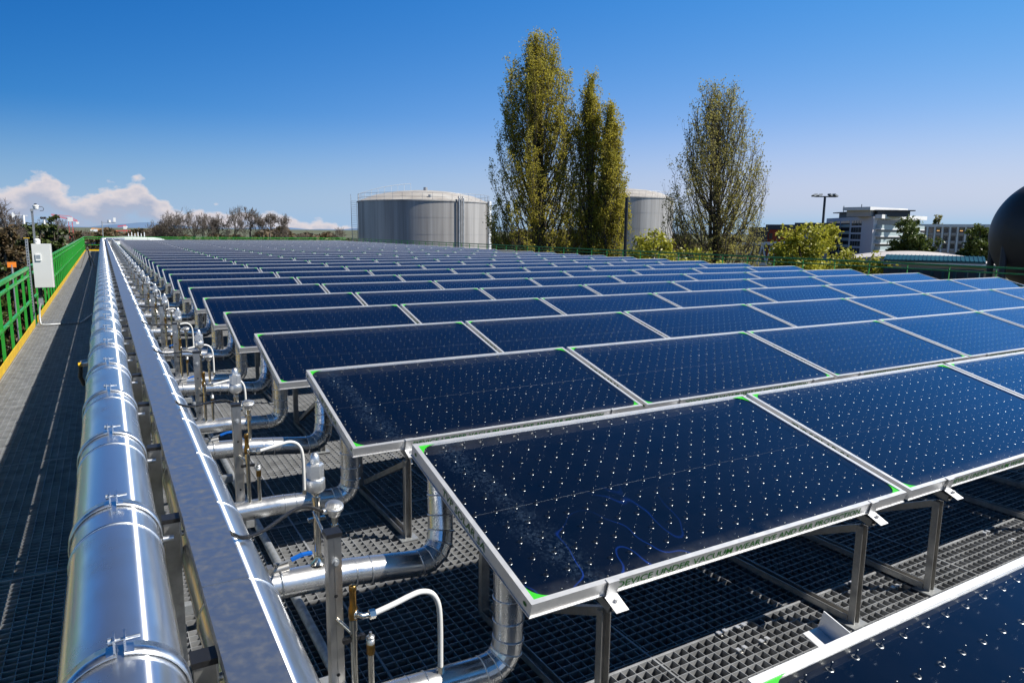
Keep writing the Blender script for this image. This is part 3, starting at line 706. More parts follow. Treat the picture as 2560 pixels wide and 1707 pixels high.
def make_cable():
    t_ = None
    P_ = [(.245,.36,.858),(.262,.36,.846),(.295,.385,.816),(.36,.46,.79),(.45,.58,.775),(.52,.68,.755),(.575,.74,.728),(.63,.762,.692)]
    Q_ = []
    for i_ in range(len(P_)-1):
        a0 = Vector(P_[max(i_-1,0)]); a1 = Vector(P_[i_]); a2 = Vector(P_[i_+1]); a3 = Vector(P_[min(i_+2, len(P_)-1)])
        for t in (0, .33, .66): Q_.append(.5*((2*a1)+(a2-a0)*t+(2*a0-5*a1+4*a2-a3)*t*t+(3*a1-a0-3*a2+a3)*t**3))
    Q_.append(Vector(P_[-1])); o = MB().tube(Q_, .0062, 8).build('sensor_cable', 'cable')
    tag(o, 'proto', 'cable', 'black cables leaving the cable tray'); reg(o); return o
protos = [(low, 'shiny lower branch pipe rising to the front edge of panel row %s'), (mid, 'shiny upper branch pipe rising under the middle of panel row %s'),
          (make_post(), 'upright metal post with black cap beside the branch pipes of row %s'),
          (make_vent(), 'brass air vent with curved white hose on the lower branch pipe of row %s'),
          (make_stub(), 'short capped brass fitting standing on the lower branch pipe of row %s'),
          (make_valve(), 'domed hexagonal silver valve on a tall stem above the pipes of row %s'),
          (make_probe(), 'round headed silver temperature sensor behind the capped post of row %s'),
          (make_ball(), 'ball valve with blue lever on the upper branch pipe of row %s'),
          (make_cable(), 'black cable from the cable tray to the sensor of row %s')]
for pi, (pt, lab) in enumerate(protos):
    for r in range(0, NR-1):
        loc = (0, YH0-SL*ct+r*PR, 0); l_ = lab % ordn(r+2)
        if r == 0: pt.location = loc; pt['label'] = l_
        else:
            q = dup(pt, loc, l_, skip=('hole', 'rod', 'cross_rod', 'pipe_clip', 'segment_seams', 'riser_seam') if r > 12 else ())
# grating clips in the sunlit strip
k_ = 1160/2352
clp = None
for i_, (a_, b_) in enumerate(sorted([(820,870),(915,840),(920,955),(1035,910),(1490,615),(1700,640),(2160,365),(2290,405)])):
    v_ = ray((1400+a_*k_)*2352/2560, (1150+b_*k_)*2352/2560); p_ = Vector(CAM)+v_*(-1.705/v_.z)
    lab_ = 'small bright clip pinned on the sunlit grating, %s from the left' % ordn(i_+1)
    if clp is None:
        clp = thing('grating_clip', p_, lab_, 'clip', 'clips on the sunlit grating'); mm_ = MB()
        mm_.box(p_.x-.028,p_.x-.010,p_.y-.010,p_.y+.010,.006,.010); mm_.box(p_.x+.010,p_.x+.028,p_.y-.010,p_.y+.010,.006,.010); mm_.box(p_.x-.012,p_.x+.012,p_.y-.008,p_.y+.008,-.012,-.008)
        mm_.box(p_.x-.012,p_.x-.009,p_.y-.008,p_.y+.008,-.012,.010); mm_.box(p_.x+.009,p_.x+.012,p_.y-.008,p_.y+.008,-.012,.010); mm_.build('saddle', 'frame', clp)
        MB().cyl((p_.x,p_.y,-.01),(p_.x,p_.y,.004),.006,6).build('screw', 'nickel', clp); reg(clp)
    else: dup(clp, p_, lab_)
# grey conduits on the deck
o = MB().cyl((.66,-1.5,.024),(.66,57,.024),.021,12).build('deck_conduit','galv'); tag(o, 'grey steel tube lying along the deck under the branch pipes', 'conduit')

# ---------------------------------------------------------------- cabinet with weather mast
CY = 14.84
t_ = thing('control_cabinet', (-.95, CY, 0), 'white control cabinet on a perforated steel upright at the walkway railing', 'cabinet')
MB().box(-1.085, -.80, CY-.02, CY+.19, .64, 1.405).build('housing', 'cabinet', t_)
dr = MB().box(-1.083, -.815, CY-.034, CY-.0205, .646, 1.40).build('door', 'cabinet', t_)
m = MB().box(-1.035, -.955, CY-.050, CY-.0345, 1.115, 1.232)
m.build('vent_cover', 'white', dr)
m = MB()
for i in range(6): m.box(-1.027, -.963, CY-.0535, CY-.0502, 1.150+i*.012, 1.154+i*.012)
m.build('vent_slats', 'greyplastic', dr)
m = MB().box(-1.165, -1.125, CY-.045, CY-.0, -.1, 1.50); m.build('upright', 'galv', t_)
m = MB()
for i in range(29): m.box(-1.152, -1.138, CY-.0475, CY-.0452, .05+i*.05, .075+i*.05)
m.build('upright_slots', 'black', t_)
MB().box(-1.185, -1.10, CY-.055, CY+.01, 1.50, 1.512).build('end_cap', 'yellow', t_)
m = MB()
m.cyl((-1.02, CY+.08, .46), (-1.02, CY+.08, .64), .035, 10); m.build('cable_gland', 'black', t_)
MB().box(-1.06,-.99,CY+.04,CY+.11,.33,.45).build('junction_box', 'greyplastic', t_)
t_ = thing('weather_mast', (-1.03, CY+.12, 1.41), 'thin grey mast with sun sensor dome and cross arm above the white cabinet', 'weather station')
MB().box(-1.052, -1.018, CY+.10, CY+.134, .9, 2.005).build('mast', 'strut', t_)
m = MB().box(-1.06, -.935, CY+.09, CY+.15, 2.0, 2.012); m.box(-1.062,-1.015,CY+.088,CY+.145,1.965,2.0); m.build('sensor_plate', 'greyplastic', t_)
m = MB().lathe((-.975, CY+.12, 2.012), [(.040,0),(.042,.03),(.048,.045),(.05,.056),(.030,.066)], 18); m.build('sun_sensor', 'white', t_)
MB().sphere((-.975, CY+.12, 2.075), .03, 14, 8).build('sensor_dome', 'darkwin', t_)
MB().tube([(-.93,CY+.12,2.05),(-.88,CY+.12,2.05),(-.86,CY+.12,2.02),(-.87,CY+.12,1.985),(-.92,CY+.12,1.98)], .005, 6).build('sensor_wire', 'black', t_)
MB().bar((-1.17,CY+.12,1.762),(-.86,CY+.12,1.762),.018,.014).build('cross_arm', 'black', t_)
m = MB().cyl((-1.165,CY+.12,1.75),(-1.165,CY+.12,1.90),.018,12); m.cyl((-1.28,CY+.12,1.897),(-1.10,CY+.12,1.890),.004,6); v_ = m.build('wind_vane', 'white', t_)
MB().add([(-1.33,CY+.119,1.85),(-1.30,CY+.119,1.87),(-1.28,CY+.119,1.895),(-1.315,CY+.119,1.95),(-1.33,CY+.119,1.93),
          (-1.33,CY+.122,1.85),(-1.30,CY+.122,1.87),(-1.28,CY+.122,1.895),(-1.315,CY+.122,1.95),(-1.33,CY+.122,1.93)],[(0,1,2,3,4),(9,8,7,6,5),(0,5,6,1),(1,6,7,2),(2,7,8,3),(3,8,9,4),(4,9,5,0)]).build('vane_fin', 'white', v_)
m = MB().cyl((-.87,CY+.12,1.75),(-.87,CY+.12,1.83),.016,12); a_ = m.build('wind_meter', 'white', t_)
m = MB(); m.sphere((-.905,CY+.11,1.856),.023,10,6); m.sphere((-.85,CY+.11,1.858),.021,10,6); m.sphere((-.88,CY+.15,1.856),.021,10,6); m.build('wind_cups', 'black', a_)
m = MB().lathe((-1.0, CY+.10, 1.41), [(.045,0),(.045,.02),(.03,.022),(.05,.03),(.05,.045),(.03,.047),(.05,.055),(.045,.07),(.01,.09),(0.0001,.09)], 16); m.build('ventilated_cap', 'white', t_)
# conduit across the walkway and along the pipe
m = MB(); m.tube([(-1.03,CY+.06,.35),(-1.035,CY-.20,.30),(-1.035,CY-.38,.12),(-1.02,CY-.44,.035),(-.95,CY-.44,.028),(-.45,CY-.36,.028),(-.255,16.02,.028)], .016, 8)
o = m.build('floor_conduit','galv'); tag(o, 'grey conduit crossing the walkway floor from the white cabinet', 'conduit')
o = MB().tube([(-.235,16.1,.05),(-.225,57.3,.05)], .02, 8).build('wall_conduit','galv'); tag(o, 'long thin conduit lying on the walkway floor along the big pipe', 'conduit')
# tripod
t_ = thing('tripod', (-.56, 34.8, 0), 'black camera tripod standing on the walkway floor near its far end', 'tripod')
for p in ((-.86,34.12),(-.52,35.8),(-.36,34.3)):
    MB().tube([(-.58,34.8,.86),(p[0],p[1],.01)], [.022,.012], 6).build('leg','black',t_)
MB().cyl((-.58,34.8,.72),(-.58,34.8,1.0),.022,8).build('centre_column','black',t_)
MB().box(-.66,-.49,34.74,34.86,.98,1.05).build('head','black',t_)
# drain valve on the big pipe
t_ = thing('drain_valve', (-.15, 5.5, .8), 'small drain valve with yellow lever on the left of the big pipe', 'valve')
MB().cyl((-.13,5.5,.80),(-.185,5.5,.79),.022,10).build('body','cast',t_)
MB().tube([(-.185,5.5,.79),(-.195,5.5,.70),(-.175,5.5,.64)],.013,8).build('outlet','cable',t_)
MB().bar((-.19,5.44,.80),(-.195,5.58,.745),.02,.02).build('lever','yellow',t_)

# ---------------------------------------------------------------- trees
def qleaf(C, size, up=.25):
    n = len(C); a = RNG.normal(size=(n,3)); a /= np.linalg.norm(a, axis=1)[:,None]
    b = np.cross(a, RNG.normal(size=(n,3))); b /= np.linalg.norm(b, axis=1)[:,None]
    s_ = size*RNG.uniform(.6, 1.35, (n,1)); a = a*s_; b = b*s_*.62
    return np.stack([C-a, C-b*.9, C+a, C+b*.9], axis=1)
def curve_pts(a, b, bendv, n=6):
    a, b = Vector(a), Vector(b); return [a.lerp(b, t) + Vector(bendv)*math.sin(t*math.pi) for t in np.linspace(0,1,n)]
def poplar(px, py_top, px_l, px_r, dist, label, env, leafmat, nshoot, leaves, lsize, seed, dens=1.0, cat='tree', name='poplar_tree', trunks=1, px_base=None, spread=.15):
    rn = random.Random(seed); base = at(px_base or px, 560, dist); base.z = ZG
    tp = at(px, py_top, dist); tp.z -= 1.15; H = tp.z-ZG; W = (at(px_r, 500, dist)-at(px_l, 500, dist)).length/2
    t_ = thing(name, base, label, cat, 'tall poplars beyond the deck')
    axx = (at(px_r, 500, dist)-at(px_l, 500, dist)).normalized()
    mt = MB(); cen = []
    def R_(f): # envelope radius by height fraction
        for i in range(len(env)-1):
            if env[i][0] <= f <= env[i+1][0]:
                k_ = (f-env[i][0])/(env[i+1][0]-env[i][0]); return (env[i][1]*(1-k_)+env[i+1][1]*k_)*W
        return .05
    lean = (tp.x-base.x, tp.y-base.y)
    for k_ in range(trunks):
        a = rn.uniform(0, 6.28); o_ = .5*(k_ > 0)
        hh = H*(1-.18*k_/max(1,trunks-1)) if trunks > 1 else H*.97
        mt.tube([(base.x+math.cos(a)*o_+lean[0]*f**.8+math.sin(f*5+k_)*.15, base.y+math.sin(a)*o_+lean[1]*f+math.cos(f*4+k_)*.15, ZG+hh*f) for f in np.linspace(0,1,9)], [.34*(1-f)**.8/(1+.3*k_)+.02 for f in np.linspace(0,1,9)], 7)
    for i in range(nshoot):
        f1 = 1-.93*(rn.random()**1.25); a = rn.uniform(0, 2*math.pi); rr = R_(f1)*(rn.random()**.40)
        L_ = H*rn.uniform(.16, .38); f0 = max(.03, f1-L_/H)
        tipx = base.x+lean[0]*f1+math.cos(a)*rr; tipy = base.y+lean[1]*f1+math.sin(a)*rr
        s0 = (base.x+lean[0]*f0+math.cos(a)*rr*.12, base.y+lean[1]*f0+math.sin(a)*rr*.12)
        pts = []
        for t in np.linspace(0, 1, 8):
            k_ = 1-(1-t)**2.0
            pts.append(Vector((s0[0]+(tipx-s0[0])*k_+rn.gauss(0,.05), s0[1]+(tipy-s0[1])*k_+rn.gauss(0,.05), ZG+H*(f0+(f1-f0)*t))))
        r0 = .03+.07*(1-f0)*rn.uniform(.5,1)
        mt.tube(pts, [r0*(1-.85*t)+.006 for t in np.linspace(0,1,8)], 4, caps=False)
        for j in range(3, 8):
            c = pts[j]
            for q in range(3):
                a2 = rn.uniform(0, 6.28); l2 = rn.uniform(.5, 1.5); e = c+Vector((math.cos(a2)*l2*.42, math.sin(a2)*l2*.42, l2))
                mt.tube([c, c.lerp(e,.5)+Vector((math.cos(a2)*.08, math.sin(a2)*.08, -.05)), e], [.014,.01,.005], 3, caps=False)
                cen.append(c.lerp(e, rn.uniform(.3,1))); cen.append(e)
            cen.append(c)
    mt.build('trunk', 'bark', t_)
    C = np.array([tuple(c) for c in cen]); w_ = RNG.uniform(.1,1,len(C))**3; w_ /= w_.sum()
    idx = RNG.choice(len(C), leaves, p=w_)
    P = C[idx] + RNG.normal(size=(leaves,3))*np.array([spread,spread,spread*1.5])
    quads('crown', qleaf(P, lsize), leafmat, t_)
    return t_
env1 = [(0,.6),(.08,1.1),(.3,1.15),(.45,1.12),(.6,1.02),(.72,.92),(.85,.76),(.94,.55),(1,.15)]
poplar(1238, 78, 1130, 1338, 72, 'tallest broad green yellow poplar standing right of the big round tank', env1, 'leaf_poplar', 320, 85000, .095, 1, trunks=4)
envn = [(0,.7),(.1,1.3),(.5,1.2),(.75,.95),(.9,.6),(1,.1)]
poplar(1356, 172, 1312, 1398, 71, 'narrow poplar with a pointed top close to the right of the tallest poplar', envn, 'leaf_poplar', 130, 38000, .095, 2, trunks=2)
poplar(1402, 234, 1365, 1438, 70, 'shortest narrow poplar, next to the dark pole and before the second tank', envn, 'leaf_poplar', 125, 37000, .095, 3, trunks=2)
env4 = [(0,.5),(.06,.95),(.2,1.1),(.4,1.2),(.6,1.0),(.78,.76),(.92,.52),(1,.2)]
poplar(1655, 188, 1530, 1782, 66, 'broad half bare poplar with many upright limbs right of the second tank', env4, 'leaf_pale', 260, 38000, .085, 4, trunks=6)

def bushy(name, px0, px1, pt, dist, label, cat, grp, leafmat, n, lsize, seed, droop=0, zb=ZG, trunk_m='bark', gap=.0):
    rn = random.Random(seed); pc = (px0+px1)/2; base = at(pc, 560, dist); base.z = zb; tp = at(pc, pt, dist)
    W = (at(px1, 550, dist)-at(px0, 550, dist)).length/2; H = tp.z-zb
    t_ = thing(name, base, label, cat, grp); mt = MB(); cen = []
    mt.tube([(base.x, base.y, zb), (base.x+.1, base.y, zb+H*.3), (base.x, base.y+.1, zb+H*.6)], [.05*H*.4, .03*H*.4, .012*H*.4], 7)
    nb = 46
    for i in range(nb):
        a = rn.uniform(0, 6.28); f = rn.uniform(.22, .96); rr = W*math.sqrt(max(.03, 1-((f-.5)/.52)**2))*rn.uniform(.55, 1.0)
        st_ = Vector((base.x, base.y, zb+H*rn.uniform(.12, min(.5,f)))); e = Vector((base.x+math.cos(a)*rr, base.y+math.sin(a)*rr, zb+H*f))
        pts = curve_pts(st_, e, (0,0,.06*H*(1 if not droop else 1.6)), 6)
        mt.tube(pts, [.012*H*(1-.8*t)+.01 for t in np.linspace(0,1,6)], 4, caps=False)
        for j in range(2,6):
            for q in range(3):
                a2 = rn.uniform(0,6.28); l2 = W*rn.uniform(.10,.30); d = Vector((math.cos(a2)*l2, math.sin(a2)*l2, l2*rn.uniform(-.2,.9) if not droop else -l2*rn.uniform(-.4,1.2)))
                mt.tube([pts[j], pts[j]+d*.5+Vector((0,0,.05)), pts[j]+d], [.02,.014,.006], 3, caps=False); cen += [pts[j]+d, pts[j]+d*.6]
    mt.build('trunk', trunk_m, t_)
    C = np.array([tuple(c) for c in cen]); w_ = RNG.uniform(.15,1,len(C))**2; w_ /= w_.sum(); idx = RNG.choice(len(C), n, p=w_)
    P = C[idx] + RNG.normal(size=(n,3))*W*.075
    quads('crown', qleaf(P, lsize), leafmat, t_)
    return t_
gy = 'yellow green trees behind the right railing'
bushy('willow_tree', 1425, 1575, 520, 58, 'yellow green tree between the dark pole and the half bare poplar', 'tree', gy, 'leaf_willow', 20000, .13, 11, 1)
bushy('willow_tree', 1748, 1962, 505, 52, 'largest yellow green tree, in front of the grey apartment block', 'tree', gy, 'leaf_willow', 42000, .125, 12, 1)
bushy('willow_tree', 1885, 2085, 556, 46, 'low yellow green tree right of the largest one beside the teal roof', 'tree', gy, 'leaf_willow', 24000, .11, 13, 1)
bushy('willow_tree', 1545, 1665, 552, 56, 'small yellow green tree at the foot of the half bare poplar', 'tree', gy, 'leaf_willow', 14000, .12, 17, 1)
gg = 'green trees before the apartment blocks'
bushy('broadleaf_tree', 2040, 2152, 490, 110, 'green leafy tree covering the right end of the grey apartment block', 'tree', gg, 'leaf_mid', 26000, .20, 14)
bushy('broadleaf_tree', 2205, 2300, 516, 105, 'dense green tree just left of the dark sphere', 'tree', gg, 'leaf_mid', 26000, .20, 15)
bushy('broadleaf_tree', 2118, 2150, 555, 120, 'small round green tree below the orange awnings', 'tree', gg, 'leaf_mid', 3000, .2, 16)
bushy('broadleaf_tree', 2133, 2162, 492, 420, 'single pale tree showing above the flat roof of the far block', 'tree', gg, 'leaf_pale', 3500, .45, 18)
# left side thicket
gl_ = 'dark thicket beyond the left railing'
for i, (a, b, tpy, d, lm, lab) in enumerate(((-70,62,512,50,'leaf_rust','brown green tree at the left border behind the weather mast'),
        (30,120,505,62,'leaf_dark','dark green tree just left of the white cabinet'),
        (92,170,492,66,'leaf_dark','dark green tree behind the white cabinet and mast'),
        (150,215,528,75,'leaf_rust','low reddish brown tree right of the white cabinet'),
        (190,245,533,92,'leaf_rust','low brown bushes at the far end of the walkway'),
        (-120,10,560,40,'leaf_dark','low dark shrub below the bare tree at the left border'),
        (10,100,580,44,'leaf_rust','low brown shrub below the cabinet on the left'))):
    bushy('thicket_tree', a, b, tpy, d, lab, 'tree', gl_, lm, 13000, .15, 30+i)

def bare(px0, px1, pt, dist, label, seed, grp, name='bare_tree', depth=6, zb=ZG, leafn=0):
    rn = random.Random(seed); pc = (px0+px1)/2; base = at(pc, 545, dist); base.z = zb; tp = at(pc, pt, dist); H = tp.z-zb
    W = (at(px1,545,dist)-at(px0,545,dist)).length/2
    t_ = thing(name, base, label, 'tree', grp); m = MB(); tw = MB(); segs = []
    hc = max(H*.42, H-2.3*W)                        # height where the crown starts
    def gen(p, d, L_, r_, dep):
        k_ = 3; pts = [p]; dd = d.copy()
        for i in range(k_):
            dd = (dd + Vector((rn.gauss(0,.2), rn.gauss(0,.2), rn.gauss(.02,.12)))).normalized(); pts.append(pts[-1]+dd*L_/k_)
        segs.append((pts, r_, dep))
        if dep == 0: return
        for c in range(3 if dep > 3 else rn.choice((2,3,3))):
            a = rn.uniform(0, 6.28); sp = rn.uniform(.45,1.25); perp = dd.orthogonal().normalized(); q = Matrix.Rotation(a, 3, dd) @ perp
            nd_ = (dd + q*sp + Vector((0,0,.10))).normalized()
            gen(pts[-1] if c < 2 else pts[-2], nd_, L_*rn.uniform(.62,.88), r_*.64, dep-1)
    for k_ in range(3):
        a = rn.uniform(0, 6.28); gen(Vector((0,0,0)), Vector((math.cos(a)*.55, math.sin(a)*.55, 1)).normalized(), .8, .05, depth)
    allp = np.array([tuple(p) for s_ in segs for p in s_[0]]); zmax = allp[:,2].max(); rmax = np.percentile(np.hypot(allp[:,0],allp[:,1]), 93)
    sz, sr = (H-hc)/zmax, W/rmax
    m.tube([base, base+Vector((.1,.1,hc*.5)), base+Vector((0,0,hc))], [.3,.22,.16], 6)
    for pts, r_, dep in segs:
        q = [base + Vector((p.x*sr, p.y*sr, hc+p.z*sz)) for p in pts]
        rr = max(r_*(H-hc)/zmax*.8, .012 if dist < 100 else .018)
        (m if dep >= 3 else tw).tube(q, [rr, rr*.85, rr*.72, rr*.62], 4 if dep > 3 else 3, caps=False)
    m.build('trunk', 'barkgrey', t_); tw.build('crown', 'barkgrey', t_)
    return t_
gb = 'bare winter trees beyond the far end'
for i, (a, b, tpy, lab) in enumerate(((318,412,502,'low spreading bare tree at the left end of the row'),(360,450,472,'big dense bare tree, second from the left in the row'),
        (410,478,480,'bare tree third from the left in the row'),(452,512,488,'bare tree fourth from the left in the row'),(500,572,470,'tallest bare tree in the middle of the row'),
        (548,602,474,'thin upright bare tree right of the tallest one'),(598,642,487,'bare forked tree, second from the right end of the row'),(628,688,489,'open bare tree at the right end of the row'),
        (762,800,520,'small lone bare tree left of the tank stairs'),
        (345,425,486,'bushy bare tree between the low one and the big dense one'),(480,530,492,'slim bare tree behind the fourth and the tallest one'),(575,622,496,'small bare tree between the two forked ones'))):
    bare(a, b, tpy, 125, lab, 50+i, gb, depth=6 if i != 8 else 5)
bare(-60, 52, 452, 58, 'large bare tree rising at the left border of the picture', 71, gb)
bare(88, 165, 498, 84, 'bare tree behind the weather mast cups', 72, gb)
bare(150, 232, 524, 110, 'low bare tree beside the orange crane', 73, gb)
bare(-10, 88, 486, 80, 'bare tree behind the wind vane', 74, gb)
bare(668,720,528,140,'tiny bare tree right of the row', 75, gb, depth=5)

# far woods: one uncountable belt of winter trees beyond everything
n_ = 60000; A_ = R(1)*RNG.uniform(-14, 75, n_); D_ = RNG.uniform(330, 480, n_); hh = 4.5+2.2*np.sin(A_*37)+1.6*np.sin(A_*91+2)+1.0*np.sin(A_*213)
C_w = np.stack([D_*np.sin(A_), D_*np.cos(A_), ZG+np.maximum(.3, hh+2.2)*RNG.uniform(0,1,n_)**.6], axis=1)
o = quads('far_woods', qleaf(C_w, 1.1), 'leaf_rust'); tag(o, 'low brown belt of far woods along the horizon', 'woods', kind='stuff')
# ---------------------------------------------------------------- tanks
def tank(pxl, pxr, pyrim, dist, label, stairs, roofh):
    l, r_ = ray(pxl, 500), ray(pxr, 500); al = math.atan2(l.x, l.y); ar = math.atan2(r_.x, r_.y); ac = (al+ar)/2; hf = (ar-al)/2
    c = Vector((dist*math.sin(ac), dist*math.cos(ac), ZG)); Rr = dist*math.sin(hf)
    front = at((pxl+pxr)/2, pyrim, dist-Rr); zt = front.z
    t_ = thing('storage_tank', c, label, 'tank', 'round steel storage tanks'); n = 96
    m = MB(); hs_ = (zt-ZG)/6; prof = [(Rr, 0)]
    for k_ in range(6): m.lathe(c, [(Rr, k_*hs_), (Rr, (k_+1)*hs_-.06)], n); m.lathe(c, [(Rr+.012, (k_+1)*hs_-.06), (Rr+.012, (k_+1)*hs_)], n)
    m.lathe(c, [(Rr, zt-ZG-.15), (Rr+.09, zt-ZG-.149)], n); m.lathe(c, [(Rr+.09, zt-ZG-.149), (Rr+.09, zt-ZG)], n); m.build('shell', 'tank', t_)
    m = MB(); m.lathe(c, [(Rr+.02, zt-ZG+.002), (Rr*.75, zt-ZG+roofh*.55), (Rr*.45, zt-ZG+roofh*.86), (Rr*.15, zt-ZG+roofh), (.001, zt-ZG+roofh)], n); m.build('roof', 'tankroof', t_)
    m = MB()
    for hh in (.45, 1.0): m.torus((c.x, c.y, zt+hh), (0,0,1), Rr-.05, .025, 96, 4)
    for k_ in range(44):
        a = 2*math.pi*k_/44; m.cyl((c.x+(Rr-.05)*math.cos(a), c.y+(Rr-.05)*math.sin(a), zt-.25), (c.x+(Rr-.05)*math.cos(a), c.y+(Rr-.05)*math.sin(a), zt+1.0), .022, 4)
    m.build('roof_railing', 'tanksteel', t_)
    vd = Vector((c.x, c.y, 0)).normalized(); sd = Vector((vd.y, -vd.x, 0))
    if stairs:
        m = MB(); prev = None; rb = Rr+.55
        a0 = math.atan2(-sd.y, -sd.x)
        for k_ in range(46):
            f = k_/45; a = a0 + .12 - (f)*.30 if False else a0 - .16 + f*.26
            z = ZG+2+f*(zt-ZG-2)
            p = Vector((c.x+math.cos(a)*(Rr+.12), c.y+math.sin(a)*(Rr+.12), z)); q = Vector((c.x+math.cos(a)*(Rr+.95), c.y+math.sin(a)*(Rr+.95), z))
            m.bar(p, q, .25, .04)
            if prev:
                m.bar(prev[0], p, .05, .16); m.bar(prev[1], q, .05, .16); m.bar(prev[1]+Vector((0,0,1)), q+Vector((0,0,1)), .05, .05); m.bar(prev[1]+Vector((0,0,.5)), q+Vector((0,0,.5)), .035, .035)
            if k_ % 4 == 0: m.bar(q, q+Vector((0,0,1)), .045, .045)
            prev = (p, q)
        m.build('stairs', 'tanksteel', t_)
        # roof walkway handrail
        m = MB(); pts = []
        for f in np.linspace(0, 1, 9):
            pts.append(c - sd*Rr*(.98-.78*f) - vd*Rr*.1 + Vector((0,0,zt-ZG+roofh*(1-(.98-.78*f)**2)+1.0)))
        m.tube(pts, .03, 4)
        for p in pts: m.cyl(p-Vector((0,0,1.0)), p, .025, 4)
        m.build('roof_handrail', 'steelwhite', t_)
        m = MB()
        for k_, off in enumerate((-.35, 0, .3)):
            a = math.atan2(-vd.y, -vd.x) + .53 + off/Rr
            p = Vector((c.x+math.cos(a)*(Rr+.35), c.y+math.sin(a)*(Rr+.35), 0)); m.cyl((p.x,p.y,ZG), (p.x,p.y,zt+.35), .13 if k_ != 1 else .07, 8)
            m.tube([(p.x,p.y,zt+.3), (p.x-vd.x*-.2,p.y-vd.y*-.2,zt+.55), (p.x+vd.x*.6,p.y+vd.y*.6,zt+.5)], .13 if k_ != 1 else .07, 8)
        m.build('riser_pipes', 'tanksteel', t_)
        m = MB(); a = math.atan2(-vd.y, -vd.x) + 1.22
        for off, rr in ((0,.22),(.55/Rr,.1),(.9/Rr,.16)):
            p = (c.x+math.cos(a+off)*(Rr+.3), c.y+math.sin(a+off)*(Rr+.3)); m.cyl((p[0],p[1],ZG),(p[0],p[1],zt+.2),rr,8)
        m.build('side_pipe', 'steelwhite', t_)
        m = MB(); p = c+vd*-Rr*.25+sd*Rr*.02; m.cyl((p.x,p.y,zt+roofh*.8),(p.x,p.y,zt+roofh+.35),.3,10); m.cyl((c.x-vd.x*Rr*.88+sd.x*.8,c.y-vd.y*Rr*.88+sd.y*.8,zt),(c.x-vd.x*Rr*.88+sd.x*.8,c.y-vd.y*Rr*.88+sd.y*.8,zt+.75),.25,10); m.build('roof_vent', 'tanksteel', t_)
    return t_
tank(822, 1124, 459, 108, 'big round grey steel tank with outside stairs on its left', True, 1.75)
tank(1330, 1546, 452, 132, 'second round pale steel tank half hidden behind the poplars', False, 1.8)
# pipe bridge between tanks
# ---------------------------------------------------------------- sphere
d0 = 62; c = at(2435, 540, d0); vv = ray(2435, 540).normalized(); v2 = ray(2270, 540).normalized(); dd = (c-Vector(CAM)).length
Rs = dd*math.sin(vv.angle(v2))
t_ = thing('gas_sphere', (c.x, c.y, ZG), 'huge dark grey sphere at the right border beyond the railing', 'spherical tank')
MB().sphere(c, Rs, 96, 64).build('shell', 'sphere', t_)
for k_ in range(8):
    a = k_*math.pi/4+.3; MB().cyl((c.x+math.cos(a)*Rs*.93, c.y+math.sin(a)*Rs*.93, ZG), (c.x+math.cos(a)*Rs*.93, c.y+math.sin(a)*Rs*.93, c.z-Rs*.2), .22, 10).build('leg', 'darkroof', t_)

# ---------------------------------------------------------------- masts
p = at(1440, 455, 36); b = Vector((p.x, p.y, 0)); b = at(1440, 560, 36)
t_ = thing('steel_pole', (p.x, p.y, ZG), 'plain dark pole right of the poplars and left of the second tank', 'pole')
MB().cyl((p.x,p.y,ZG),(p.x,p.y,p.z),.085,12).build('shaft','black',t_)
MB().cyl((p.x,p.y,p.z),(p.x,p.y,p.z+.03),.095,12).build('cap','darkroof',t_)
p = at(1895, 452, 70)
t_ = thing('floodlight_mast', (p.x, p.y, ZG), 'tall dark floodlight mast in front of the grey apartment block', 'lamp post')
MB().tube([(p.x,p.y,ZG),(p.x,p.y,p.z+.05)],[.16,.10],10).build('mast','darkroof',t_)
ax = RT.copy(); ax.z = 0; ax.normalize()
MB().bar(p-ax*.95+Vector((0,0,.0)), p+ax*.95, .08, .10).build('cross_arm','darkroof',t_)
for k_ in (-.95,-.5,.5,.92):
    q = p+ax*k_+Vector((0,0,.12)); MB().box(-.24,.24,-.16,.16,-.07,.07, Matrix.Translation(q) @ Matrix.Rotation(.35*(1 if k_ > 0 else -1),4,'Y')).build('floodlight','greyplastic',t_)
p = at(237, 545, 59.2); q = at(238, 508, 59.2)
t_ = thing('camera_mast', (p.x, p.y, 0), 'thin grey mast with a small white camera at the far end of the pipes', 'mast')
MB().cyl((p.x,p.y,.0),(p.x,p.y,q.z),.03,8).build('mast','galv',t_)
MB().bar((p.x,p.y,q.z-.1),(p.x+.85,p.y,q.z-.1),.04,.04).build('arm','galv',t_)
MB().cyl((p.x+.45,p.y,q.z-.08),(p.x+.45,p.y,q.z+.08),.10,10).build('sensor','white',t_)
MB().box(p.x+.72,p.x+.88,p.y-.1,p.y+.1,q.z-.05,q.z+.25).build('camera_box','white',t_)

